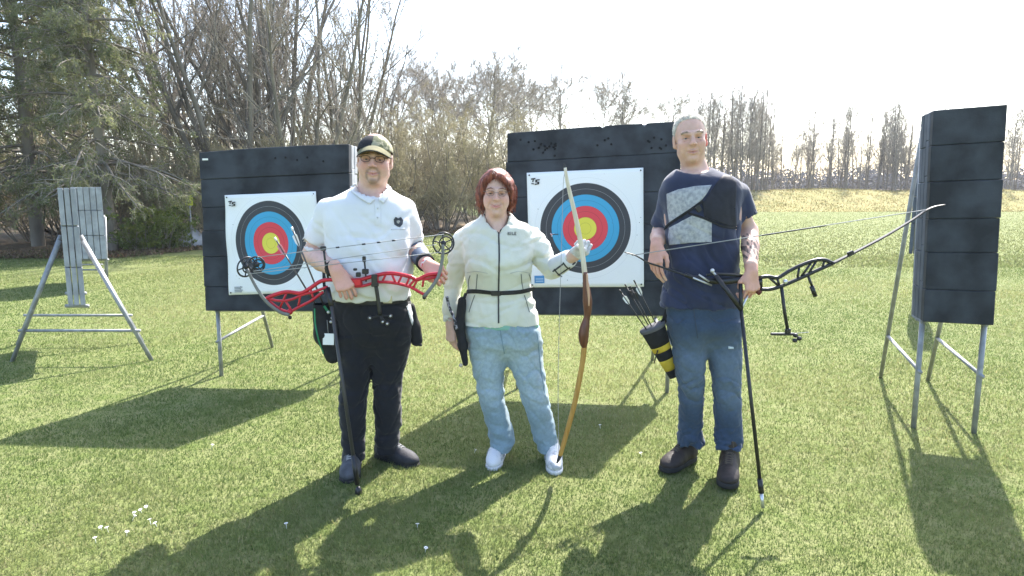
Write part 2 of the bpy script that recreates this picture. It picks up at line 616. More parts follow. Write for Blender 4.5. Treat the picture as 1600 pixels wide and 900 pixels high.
# ------------------------------------------------------------------ grass blades (nobody could count them)
M_GRASS = mat('grass_blade', vcol=True, var=0.1, rough=0.6, spec=0.2, transl=0.48, scale=3.0)
def smooth_noise(x, y, seed, f):
    r = np.random.default_rng(seed)
    out = 0
    for k in range(7):
        a = r.uniform(0, 2 * math.pi); q = f * r.uniform(0.5, 1.8)
        out = out + np.sin(q * (x * math.cos(a) + y * math.sin(a)) + r.uniform(0, 6.3) + 1.3 * np.sin(0.5 * q * (x * math.sin(a) - y * math.cos(a))))
    return out / 3.0
def grass(name, n, y0, y1, hmin, hmax, wid, seed, power=1.3, kind_cols=None):
    r = np.random.default_rng(seed)
    u = r.uniform(0, 1, n)
    e = 1 - (power - 1)
    y = (y0 ** e + u * (y1 ** e - y0 ** e)) ** (1 / e)
    x = r.uniform(-1, 1, n) * (0.80 * y + 0.7)
    z = relief(x, y) - 0.014
    patch = smooth_noise(x, y, 3, 1.1)          # lush / dry patches
    fine = smooth_noise(x, y, 5, 7.0)
    h = r.uniform(hmin, hmax, n) * (1 + 0.18 * fine + 0.1 * patch) * (1 + (y / 14) * 0.5)
    w = wid * r.uniform(0.7, 1.4, n) * (0.6 + y / 5.5)
    a = r.uniform(0, 2 * math.pi, n)
    lean = r.uniform(0.2, 1.1, n) * h
    b = a + r.normal(0, 0.6, n) + math.pi / 2
    px, py = np.cos(a) * w / 2, np.sin(a) * w / 2
    lx, ly = np.cos(b) * lean, np.sin(b) * lean
    v = np.empty((n, 3, 3))
    v[:, 0] = np.stack([x - px, y - py, z], 1)
    v[:, 1] = np.stack([x + px, y + py, z], 1)
    v[:, 2] = np.stack([x + lx, y + ly, z + h], 1)
    tri = np.arange(n * 3).reshape(n, 3)
    t = np.clip(0.40 + 0.42 * patch + 0.20 * fine + r.normal(0, 0.18, n), 0, 1)[:, None]
    g1, g2 = np.array([0.098, 0.152, 0.040]), np.array([0.262, 0.280, 0.110])
    c = g1 * (1 - t) + g2 * t
    dead = r.uniform(0, 1, n) < np.clip(0.07 + 0.10 * patch, 0.01, 0.4)
    c[dead] = np.array([0.37, 0.33, 0.17]) * r.uniform(0.6, 1.1, (dead.sum(), 1))
    for wx_, wy_, wr_ in ((.47, 4.55, .28), (-.01, 4.8, .14), (2.5, 4.0, .12), (-2.3, 5.0, .14), (.25, 4.75, .2)):      # worn spots at the butts' feet
        m_ = np.exp(-(((x - wx_) ** 2 + (y - wy_) ** 2) / wr_ ** 2)) * r.uniform(.3, 1.2, n) > .45
        c[m_] = np.array([0.115, 0.095, 0.060]) * r.uniform(.7, 1.3, (m_.sum(), 1))
        v[m_, 2, 2] = z[m_] + h[m_] * .4
    col = np.repeat(c[:, None, :], 3, 1).reshape(-1, 3)
    return mesh_obj(name, v.reshape(-1, 3), tri, M_GRASS, None, False, col=col, kind='stuff')
grass('grass', 620000, 1.9, 15.5, 0.009, 0.023, 0.0036, 11, power=1.75)
# sparse taller tufts out to the field
def tufts(name, n, region, hmin, hmax, w0, cols, seed, zf):
    r = np.random.default_rng(seed)
    x, y = region(r, n)
    z = zf(x, y) - 0.01
    h = r.uniform(hmin, hmax, n)
    a = r.uniform(0, 2 * math.pi, n)
    w = w0 * r.uniform(0.6, 1.4, n)
    l = r.normal(0, 0.4, (n, 2)) * h[:, None]
    v = np.empty((n, 3, 3))
    v[:, 0] = np.stack([x - np.cos(a) * w, y - np.sin(a) * w, z], 1)
    v[:, 1] = np.stack([x + np.cos(a) * w, y + np.sin(a) * w, z], 1)
    v[:, 2] = np.stack([x + l[:, 0], y + l[:, 1], z + h], 1)
    c = np.array(cols)[r.integers(0, len(cols), n)] * r.uniform(0.75, 1.2, (n, 1))
    return mesh_obj(name, v.reshape(-1, 3), np.arange(3 * n).reshape(n, 3), M_GRASS, None, False, col=np.repeat(c, 3, 0), kind='stuff')
def reg_field(r, n):
    y = 13 * (52 / 13) ** r.uniform(0, 1, n)
    x = r.uniform(-0.35, 1.0, n) * (0.85 * y)
    return x, y
tufts('field_grass', 90000, reg_field, 0.02, 0.05, 0.016, [(0.150, 0.180, 0.064), (0.180, 0.200, 0.080), (0.195, 0.205, 0.092)], 21, lambda x, y: 0 * x)
def reg_bank(r, n):
    return r.uniform(6, 70, n), r.uniform(50, 64, n)
tufts('bank_tufts', 30000, reg_bank, 0.04, 0.15, 0.05, [(0.25, 0.215, 0.085), (0.28, 0.24, 0.11), (0.22, 0.205, 0.08)], 22, bank_z)
def reg_litter(r, n):
    i = r.integers(0, 90, n)
    d = np.abs(r.normal(0.3, 1.0, n)) - 0.25
    dr = ex[i, :2] - V(4, 0); dr /= np.linalg.norm(dr, axis=1)[:, None]
    p = ex[i, :2] + dr * d[:, None] + r.normal(0, 0.15, (n, 2))
    return p[:, 0], p[:, 1]
tufts('leaf_litter', 16000, reg_litter, 0.02, 0.09, 0.035, [(0.16, 0.105, 0.065), (0.10, 0.07, 0.045), (0.23, 0.17, 0.11), (0.10, 0.11, 0.04)], 23, lambda x, y: 0.03 + 0 * x)
# daisies
M_PETAL = mat('daisy_petal', (0.8, 0.8, 0.78), 0.6, 0.05)
dz = [(160, 826), (170, 829), (205, 812), (212, 806), (222, 801), (236, 818), (229, 795), (246, 822), (150, 845), (197, 836), (652, 828), (448, 826), (664, 862),
      (938, 668), (1003, 712), (740, 711), (330, 700)]
dm = None
for i, q in enumerate(dz):
    g = G(*q)
    if dm is None:
        b = MB()
        for k in range(9):
            t = k * 2 * math.pi / 9
            d, e = V(math.cos(t), math.sin(t), 0), V(-math.sin(t), math.cos(t), 0)
            b.add([d * 0.002 + V(0, 0, .030), d * 0.008 + e * 0.0028 + V(0, 0, .033), d * 0.012 + V(0, 0, .032), d * 0.008 - e * 0.0028 + V(0, 0, .033)], [(0, 1, 2, 3)])
        b.tube([(0, 0, -0.01), (0, 0, .031)], 0.0012, 4)
        dm = b.build('daisy', M_PETAL)
        o = dm
    else:
        o = dm.copy(); COL.objects.link(o)
    o.location = (g[0], g[1], relief(g[0], g[1]) - 0.019)
    o.scale = (.8, .8, 1)
    o.rotation_euler = (random.Random(i).uniform(-.3, .5), random.Random(i + 50).uniform(-.3, .3), i)
    tag(o, 'tiny white daisy open in the short lawn', 'daisy', 'white daisies scattered over the lawn')

# ------------------------------------------------------------------ trees
def interp_poly(P, t):
    """P (N,m,3), t (N) in 0..1 -> point and tangent"""
    m = P.shape[1]
    f = np.clip(t, 0, 0.9999) * (m - 1)
    i = f.astype(int); u = (f - i)[:, None]
    n = np.arange(len(P))
    a, b = P[n, i], P[n, i + 1]
    d = b - a
    return a + d * u, d / (np.linalg.norm(d, axis=1)[:, None] + 1e-9)
def grow_lines(r, start, direc, length, m, jit, trop):
    N = len(start)
    P = np.empty((N, m, 3)); P[:, 0] = start
    d = direc.copy()
    st = (length / (m - 1))[:, None]
    for i in range(1, m):
        d = d + r.normal(0, jit, (N, 3)) + np.array(trop)[None] * (1.0 / m)
        d /= np.linalg.norm(d, axis=1)[:, None]
        P[:, i] = P[:, i - 1] + d * st
    return P
def tubes(P, R, n):
    N, m, _ = P.shape
    T = np.gradient(P, axis=1)
    T /= np.linalg.norm(T, axis=2)[..., None] + 1e-9
    ref = np.where(np.abs(T[:, :1, 2:3]) > 0.9, np.array([1.0, 0.2, 0]), np.array([0, 0.1, 1.0]))
    A = np.cross(T, ref); A /= np.linalg.norm(A, axis=2)[..., None] + 1e-9
    B = np.cross(T, A)
    ang = np.arange(n) * 2 * math.pi / n
    ring = A[:, :, None] * np.cos(ang)[None, None, :, None] + B[:, :, None] * np.sin(ang)[None, None, :, None]
    v = P[:, :, None] + ring * R[:, :, None, None]
    idx = np.arange(N * m * n).reshape(N, m, n)
    q = np.stack([idx[:, :-1], np.roll(idx[:, :-1], -1, 2), np.roll(idx[:, 1:], -1, 2), idx[:, 1:]], -1).reshape(-1, 4)
    return v.reshape(-1, 3), q
def grow(seed, stems, levels):
    """stems: (P, R) of level 0; levels: dicts n, t0, t1, ang, ratio, rr, m, jit, trop"""
    r = np.random.default_rng(seed)
    out = [stems]
    P, R = stems
    for lv in levels:
        N = len(P); c = lv['n']
        par = np.repeat(np.arange(N), c)
        t = r.uniform(lv['t0'], lv['t1'], N * c)
        pos, tan = interp_poly(P[par], t)
        az = r.normal(0, 1, (N * c, 3))
        az -= tan * (az * tan).sum(1)[:, None]
        az /= np.linalg.norm(az, axis=1)[:, None]
        a = np.radians(r.normal(lv['ang'], 10, N * c))[:, None]
        d = tan * np.cos(a) + az * np.sin(a)
        L0 = np.linalg.norm(np.diff(P, axis=1), axis=2).sum(1)[par]
        L = L0 * lv['ratio'] * r.uniform(0.6, 1.25, N * c) * (1.15 - 0.65 * t)
        m0 = P.shape[1]
        rb = np.array([np.interp(tt, np.linspace(0, 1, m0), R[p]) for tt, p in zip(t, par)]) if N * c < 4000 else R[par, np.minimum((t * (m0 - 1)).astype(int), m0 - 1)]
        P2 = grow_lines(r, pos, d, L, lv['m'], lv['jit'], lv['trop'])
        r0 = np.maximum(rb * lv['rr'], lv.get('rmin', 0.004))
        R2 = r0[:, None] * np.linspace(1, lv.get('tip', 0.35), lv['m'])[None]
        out.append((P2, R2))
        P, R = P2, R2
    return out, r
def stems_of(r, n, height, spread, r0, m=9, jit=0.05, base=0.12, up=0.25, var=0.25):
    a = r.uniform(0, 2 * math.pi, n) if n > 1 else np.zeros(1)
    s = np.stack([np.cos(a) * base * r.uniform(0.2, 1, n), np.sin(a) * base * r.uniform(0.2, 1, n), np.full(n, -0.1)], 1)
    tl = np.radians(r.uniform(0.25, 1, n) * spread)
    d = np.stack([np.cos(a) * np.sin(tl), np.sin(a) * np.sin(tl), np.cos(tl)], 1)
    P = grow_lines(r, s, d, height * r.uniform(1 - var, 1.0, n), m, jit, (0, 0, up))
    R = r0 * r.uniform(0.7, 1.1, n)[:, None] * np.linspace(1, 0.2, m)[None] ** 0.9
    return P, R
def leaf_cards(r, pts, size, aspect=0.5, droop=0.0, n3=True):
    n = len(pts)
    d = r.normal(0, 1, (n, 3)); d[:, 2] -= droop; d /= np.linalg.norm(d, axis=1)[:, None]
    e = np.cross(d, r.normal(0, 1, (n, 3))); e /= np.linalg.norm(e, axis=1)[:, None] + 1e-9
    s = size * r.uniform(0.5, 1.4, n)[:, None]
    v = np.stack([pts - e * s * aspect * 0.5, pts + d * s * 0.5 + e * s * 0.1, pts + e * s * aspect * 0.5, pts + d * s], 1)
    v[:, 1] = pts + e * s * aspect * 0.5 + d * s * 0.4
    v[:, 2] = pts + d * s
    v[:, 3] = pts - e * s * aspect * 0.5 + d * s * 0.4
    v[:, 0] = pts
    return v.reshape(-1, 3), np.arange(4 * n).reshape(n, 4)
M_BARK = mat('bark', (0.165, 0.146, 0.122), 0.9, 0.35, 3.0, bump=0.5, bscale=25, stretch=(1, 1, 0.3))
M_TWIG = mat('twig', (0.31, 0.275, 0.225), 0.85, 0.25, 1.5)
M_TWIG_OLIVE = mat('budding_twig', (0.30, 0.26, 0.165), 0.85, 0.25, 1.2)
M_BUD = mat('bud', (0.33, 0.30, 0.175), 0.8, 0.25, 1.0, transl=0.35)
M_BUD_BROWN = mat('brown_bud', (0.20, 0.155, 0.11), 0.8, 0.2, 1.0, transl=0.3)
M_NEEDLE = mat('needles', (0.125, 0.150, 0.066), 0.75, 0.0, 0.9, transl=0.45, color2=(0.245, 0.255, 0.125), contrast=(0.4, 0.6))
M_LEAF_SPRING = mat('spring_leaf', (0.24, 0.29, 0.06), 0.6, 0.0, 1.5, transl=0.45, color2=(0.085, 0.125, 0.03))
def join(parts):
    v, f, b = [], [], 0
    for a, q in parts:
        v.append(a); f.append(q + b); b += len(a)
    return np.vstack(v), np.vstack(f)
def tree(name, label, group, levels_out, n_trunk, buds=None, mb=None, mt=None, sides=(7, 5, 4, 3, 3, 3)):
    """Empty > trunk (first n_trunk levels), crown (the rest and its buds)"""
    root = thing(name, label, 'tree', (0, 0, 0), group)
    tp = [tubes(P, R, sides[i]) for i, (P, R) in enumerate(levels_out[:n_trunk])]
    mesh_obj('trunk', *join(tp), M_BARK, root)
    cp = [tubes(P, R, sides[min(i + n_trunk, 5)]) for i, (P, R) in enumerate(levels_out[n_trunk:])]
    v, f = join(cp)
    nf = len(f)
    if buds is not None:
        v, f = join([(v, f), buds])
    c = mesh_obj('crown', v, f, mt or M_TWIG, root)
    if buds is not None:
        c.data.materials.append(mb or M_BUD)
        mi = np.zeros(len(f), np.int32); mi[nf:] = 1
        c.data.polygons.foreach_set('material_index', mi)
    return root
def along(r, P, n, t0=0.2):
    i = r.integers(0, len(P), n)
    p, _ = interp_poly(P[i], r.uniform(t0, 1, n))
    return p
def place(root, first, loc, rz, sc, label=None, group=None):
    o = root if first else copy_tree(root)
    o.location = tuple(loc); o.rotation_euler = (0, 0, rz); o.scale = (sc, sc, sc) if np.isscalar(sc) else sc
    if label: o['label'] = label
    if group: o['group'] = group
    return o

# --- prototypes
def proto_multi(seed, n=6, h=11, spread=20):
    r = np.random.default_rng(seed)
    S = stems_of(r, n, h, spread, 0.10, m=10, jit=0.045, base=0.35)
    lv, r = grow(seed, S, [dict(n=11, t0=.15, t1=.97, ang=38, ratio=.36, rr=.5, m=7, jit=.10, trop=(0, 0, .5)),
                           dict(n=8, t0=.15, t1=.98, ang=36, ratio=.45, rr=.55, m=5, jit=.12, trop=(0, 0, .35), rmin=.009),
                           dict(n=6, t0=.15, t1=1, ang=36, ratio=.6, rr=.6, m=4, jit=.12, trop=(0, 0, .2), rmin=.0062, tip=.6)])
    bd = leaf_cards(r, along(r, lv[-1][0], 7000), 0.05)
    return tree('bare_tree', 'x', 'x', lv, 2, bd, M_BUD_BROWN)
def proto_bush(seed, n=22, h=4.2, spread=38, nb=16000):
    r = np.random.default_rng(seed)
    S = stems_of(r, n, h, spread, 0.028, m=7, jit=0.07, base=0.5, var=0.45)
    lv, r = grow(seed, S, [dict(n=9, t0=.12, t1=.97, ang=36, ratio=.38, rr=.55, m=5, jit=.12, trop=(0, 0, .4), rmin=.006),
                           dict(n=7, t0=.15, t1=1, ang=36, ratio=.48, rr=.6, m=4, jit=.14, trop=(0, 0, .2), rmin=.005, tip=.6)])
    lv2, r = grow(seed + 1, lv[-1], [dict(n=4, t0=.2, t1=1, ang=36, ratio=.6, rr=.7, m=3, jit=.14, trop=(0, 0, .1), rmin=.0048, tip=.7)])
    lv.append(lv2[-1])
    bd = leaf_cards(r, along(r, lv[-1][0], nb), 0.036)
    return tree('budding_bush', 'x', 'x', lv, 1, bd, M_BUD, M_TWIG_OLIVE, sides=(5, 3, 3, 3, 3, 3))
def proto_spread(seed, h=10, r0=.16, n1=13):
    r = np.random.default_rng(seed)
    S = stems_of(r, 1, h, 3, r0, m=11, jit=0.04, up=0.3)
    lv, r = grow(seed, S, [dict(n=n1 + 11, t0=.14, t1=.98, ang=50, ratio=.55, rr=.5, m=8, jit=.10, trop=(0, 0, .6)),
                           dict(n=10, t0=.12, t1=.98, ang=42, ratio=.45, rr=.5, m=5, jit=.12, trop=(0, 0, .4), rmin=.015),
                           dict(n=7, t0=.12, t1=1, ang=40, ratio=.55, rr=.6, m=4, jit=.13, trop=(0, 0, .25), rmin=.011, tip=.7),
                           dict(n=3, t0=.15, t1=1, ang=38, ratio=.68, rr=.8, m=3, jit=.13, trop=(0, 0, .15), rmin=.0085, tip=.7)])
    return tree('bare_tree', 'x', 'x', lv, 2)
def proto_slim(seed, h=9, n=1):
    r = np.random.default_rng(seed)
    S = stems_of(r, n, h, 5, 0.085, m=11, jit=0.022, up=0.4, base=.4)
    lv, r = grow(seed, S, [dict(n=30, t0=.22, t1=.98, ang=38, ratio=.24, rr=.4, m=5, jit=.08, trop=(0, 0, .9), rmin=.018),
                           dict(n=5, t0=.12, t1=1, ang=36, ratio=.55, rr=.6, m=4, jit=.10, trop=(0, 0, .5), rmin=.012, tip=.7),
                           dict(n=2, t0=.12, t1=1, ang=34, ratio=.7, rr=.8, m=3, jit=.10, trop=(0, 0, .4), rmin=.010, tip=.7)])
    return tree('slim_bare_tree', 'x', 'x', lv, 1, None, None, sides=(6, 3, 3, 3, 3, 3))
def proto_conifer(seed, h=11.0, low=2.0):
    r = np.random.default_rng(seed)
    S = stems_of(r, 1, h, 1, 0.15, m=12, jit=0.008, up=0.2)
    P0, R0 = S
    nb = 120
    t = np.sort(r.uniform(low / h, 0.99, nb))
    pos, _ = interp_poly(np.repeat(P0, nb, 0), t)
    az = np.arange(nb) * 2.4 + r.normal(0, .3, nb)
    L = (0.35 + 2.5 * (1 - t) ** 0.75) * r.uniform(.7, 1.15, nb)
    d = np.stack([np.cos(az), np.sin(az), r.normal(0.1, .12, nb)], 1); d /= np.linalg.norm(d, axis=1)[:, None]
    P1 = grow_lines(r, pos, d, L, 8, .05, (0, 0, -.75))
    R1 = (0.012 + 0.012 * L)[:, None] * np.linspace(1, .25, 8)[None]
    lv, r = grow(seed, (P1, R1), [dict(n=14, t0=.12, t1=1, ang=55, ratio=.30, rr=.5, m=5, jit=.08, trop=(0, 0, -.9), rmin=.005),
                                  dict(n=5, t0=.1, t1=1, ang=45, ratio=.5, rr=.6, m=3, jit=.1, trop=(0, 0, -.8), rmin=.004)])
    nn = 70000
    pts = np.vstack([along(r, lv[-1][0], int(nn * .75), 0), along(r, lv[-2][0], nn - int(nn * .75), 0.1)])
    bd = leaf_cards(r, pts + r.normal(0, .012, pts.shape), 0.085, 0.26, 0.5)
    return tree('conifer', 'x', 'x', [S, lv[0], lv[1], lv[2]], 2, bd, M_NEEDLE, sides=(8, 4, 3, 3, 3, 3))
def proto_shrub(seed, h=1.5, nb=9000, m=None):
    r = np.random.default_rng(seed)
    S = stems_of(r, 14, h, 40, 0.012, m=5, jit=0.08, base=0.35, var=.5)
    lv, r = grow(seed, S, [dict(n=8, t0=.1, t1=1, ang=40, ratio=.42, rr=.6, m=4, jit=.12, trop=(0, 0, .3), rmin=.004),
                           dict(n=4, t0=.1, t1=1, ang=40, ratio=.5, rr=.7, m=3, jit=.12, trop=(0, 0, .2), rmin=.003)])
    bd = leaf_cards(r, along(r, lv[-1][0], nb, 0), 0.06, .55)
    return tree('leafy_shrub', 'x', 'x', lv, 1, bd, m or M_LEAF_SPRING, sides=(4, 3, 3, 3, 3, 3))

rnd = random.Random(5)
def put(proto, items, label, group, yb=None):
    """items: (px, Y, scale); label may be a list"""
    for i, it in enumerate(items):
        px, Y, sc = it[:3]
        p = D(px, 320, Y)
        z = it[3] if len(it) > 3 else -0.02
        lb = label[i] if isinstance(label, list) else label
        place(proto, i == 0, (p[0], Y, z), rnd.uniform(0, 6.28), sc, lb, group)
put(proto_conifer(31), [(178, 16.2, 1.0), (60, 17.5, 1.15), (-90, 16.5, 1.0), (120, 23, 1.2)],
    ['drooping grey-green conifer with bare lower trunk at the lawn edge', 'broad drooping conifer behind the grey butt seen edge-on',
     'drooping conifer at the far end of the tree edge',
     'tall dark conifer rising behind the front row of conifers'], 'conifers along the lawn edge')
mA = proto_multi(41, 7, 11.5, 22)
LB_M = 'bare many-stemmed tree rising behind the butt with the creased face'
LB_C = 'bare many-stemmed tree standing among the drooping conifers'
put(mA, [(372, 20, 1.0), (432, 22.5, 1.05), (525, 24.5, .95)], LB_M, 'bare many-stemmed trees behind the butts')
mB = proto_multi(43, 5, 10.5, 26)
put(mB, [(330, 24, 1.0), (470, 20.5, .88), (590, 27, .80), (400, 29, 1.1), (20, 27, 1.1), (215, 28, 1.1)], [LB_M] * 4 + [LB_C] * 2, 'bare many-stemmed trees behind the butts')
pb = proto_bush(51)
put(pb, [(560, 24.5, 1.0), (628, 24.5, 1.08), (690, 25.2, 1.12), (752, 26.5, 1.15), (655, 27.5, 1.3), (800, 28, 1.2), (505, 22.5, .9), (590, 28, 1.35)],
    'olive-brown budding bush in the thicket between the two butts with faces', 'budding bushes in the thicket')
pc = proto_bush(57, 16, 3.2, 42, 9000)
put(pc, [(330, 18.6, .9), (270, 18.5, .85), (410, 19.5, 1.0), (160, 19, .95), (60, 19, 1.0), (-40, 18.5, 1.0), (460, 21, 1.1), (225, 20.5, 1.25), (300, 22, 1.4), (110, 22, 1.3), (-130, 20, 1.3), (370, 22, 1.4)],
    'twiggy brown-olive bush under the trees at the lawn edge', 'twiggy bushes under the trees')
sp = proto_spread(61)
put(sp, [(748, 35, .78), (698, 37, .77), (806, 41, .80), (882, 48, .96), (655, 33, .66), (962, 50, .90), (1030, 54, .87), (922, 60, 1.02), (780, 46, .90), (848, 54, 1.0), (725, 44, .90), (620, 38, .84)],
    ['bare spreading tree rising above the thicket of budding bushes' if q_ < 790 else 'bare spreading tree whose top shows above the chipped dark butt' for q_ in (748, 698, 806, 882, 655, 962, 1030, 922, 780, 848, 725, 620)],
    'bare spreading trees beyond the butts')
s1 = proto_slim(71, 8.6, 3)
items = [(1118, 58, 1.05), (1140, 61, 1.12), (1162, 59, 1.08), (1185, 62, 1.10), (1098, 63, 1.1), (1130, 66, 1.1), (1172, 67, 1.12), (1395, 66, 1.02), (1380, 69, 1.0), (1080, 61, 1.0), (1106, 57, 1.0), (1150, 57, 1.02), (1176, 60, 1.04), (1195, 64, 1.0), (1408, 67, 1.02)]
put(s1, [(a, b, c, 1.4) for a, b, c in items], 'bare clumped tree at the top of the yellow grass bank', 'clumped trees on the grass bank')
s2 = proto_slim(72, 8.3)
s3 = proto_slim(75, 8.0, 2)
s4 = proto_slim(78, 7.6)
xs_ = [1205, 1216, 1229, 1240, 1252, 1262, 1275, 1284, 1297, 1309, 1318, 1331, 1342, 1354, 1363, 1378, 1402, 1414, 1425, 1437, 1450, 1466, 1482, 1499, 1515, 1533, 1549, 1567, 1583, 1602]
for k_, pr in enumerate((s2, s3, s4)):
  put(pr, [(x + rnd.uniform(-5, 5), 64 + rnd.uniform(-2, 9), rnd.uniform(.74, 1.1), 1.42) for x in xs_[k_::3] + [q_ + 6 for q_ in xs_[k_::3]]], 'slender bare tree in the row at the top of the yellow grass bank', 'slender trees in a row on the bank')
sh = proto_shrub(81)
put(sh, [(236, 16.6, 1.05), (208, 16.4, .65), (254, 16.9, .8), (150, 16.8, .7)], 'small fresh green leafy shrub at the lawn edge near the conifer trunk', 'fresh green shrubs at the lawn edge')

# far-off wood: one dark mass behind the row of trees
r_ = np.random.default_rng(91)
n_ = 42000
wx = r_.uniform(-30, 190, n_); wy = r_.uniform(104, 120, n_)
top = 3.6 + 0.9 * np.sin(wx * 0.23) + 0.6 * np.sin(wx * 0.71 + 1) + 0.5 * np.sin(wx * 1.9)
wz = 1.2 + r_.uniform(0, 1, n_) ** 0.8 * top
v_, f_ = leaf_cards(r_, np.stack([wx, wy, wz], 1), 0.75, 0.35)
ridge = MB()
for i_ in range(56):
    x_ = -30 + 4 * i_
    h_ = 2.6 + .7 * math.sin(x_ * .23) + .5 * math.sin(x_ * .71 + 1)
    ridge.ball((x_, 114, 1.0), (3.6, 4.5, h_), 8, 6)
rv_ = np.array(ridge.v); rf_ = np.array([q if len(q) == 4 else (q[0], q[1], q[2], q[2]) for q in ridge.f if len(q) == 4])
v_, f_ = join([(v_, f_), (rv_, rf_)])
mesh_obj('distant_wood', v_, f_, mat('distant_wood', (0.105, 0.102, 0.105), 0.9, 0.2, 0.3), kind='stuff')
n_ = 9000                                     # brush under the trees on the bank
wx = r_.uniform(8, 90, n_); wy = r_.uniform(63, 70, n_)
v_, f_ = leaf_cards(r_, np.stack([wx, wy, 1.4 + r_.uniform(0, 1, n_) ** 1.6 * 1.3], 1), 0.5, 0.12)
mesh_obj('bank_brushwood', v_, f_, mat('brushwood', (0.20, 0.17, 0.13), 0.9, 0.25, 0.5), kind='stuff')

# thin haze added to lighten the far trees: one closed box of air round the camera and the whole range
hz_b = MB().box((40, 60, 8.0), (420, 150, 20.0))
M_HAZE = bpy.data.materials.new('thin_haze'); M_HAZE.use_nodes = True
hn = M_HAZE.node_tree
for n_q in list(hn.nodes):
    if n_q.type != 'OUTPUT_MATERIAL': hn.nodes.remove(n_q)
pv = hn.nodes.new('ShaderNodeVolumePrincipled')
pv.inputs['Color'].default_value = (0.93, 0.95, 1.0, 1)
pv.inputs['Density'].default_value = 0.0006
pv.inputs['Anisotropy'].default_value = 0.3
hn.links.new(pv.outputs[0], [q for q in hn.nodes if q.type == 'OUTPUT_MATERIAL'][0].inputs['Volume'])
haze = hz_b.build('haze', M_HAZE, None, False, kind='stuff')
# ------------------------------------------------------------------ archery butts
M_FOAM = mat('dark_foam', (0.033, 0.038, 0.047), 0.8, 0.42, 6.0, bump=0.35, bscale=90, spec=0.3, bdist=0.004)
M_FOAM_GREY = mat('grey_foam', (0.30, 0.31, 0.33), 0.85, 0.18, 9.0, bump=0.4, bscale=120, bdist=0.004)
M_FOAM_SLATE = mat('slate_foam', (0.075, 0.088, 0.115), 0.8, 0.2, 9.0, bump=0.4, bscale=120, bdist=0.004)
M_STEEL = mat('galvanised_steel', (0.27, 0.28, 0.29), 0.55, 0.2, 14.0, metal=0.35)
def bil(c, u, v):
    """c = BL, BR, TR, TL"""
    return (c[0] * (1 - u) + c[1] * u) * (1 - v) + (c[3] * (1 - u) + c[2] * u) * v
def slab(parent, outline, c, off0, off1, nvec, m, name='foam_slab'):
    b = MB()
    b.prism([bil(c, u, v) + nvec * off0 for u, v in outline], nvec * (off1 - off0))
    o = b.build(name, m, parent, smooth=False)
    bm = bmesh.new(); bm.from_mesh(o.data)
    bmesh.ops.bevel(bm, geom=list(bm.edges), offset=0.004, segments=1, affect='EDGES', clamp_overlap=True)
    bm.to_mesh(o.data); bm.free()
    return o
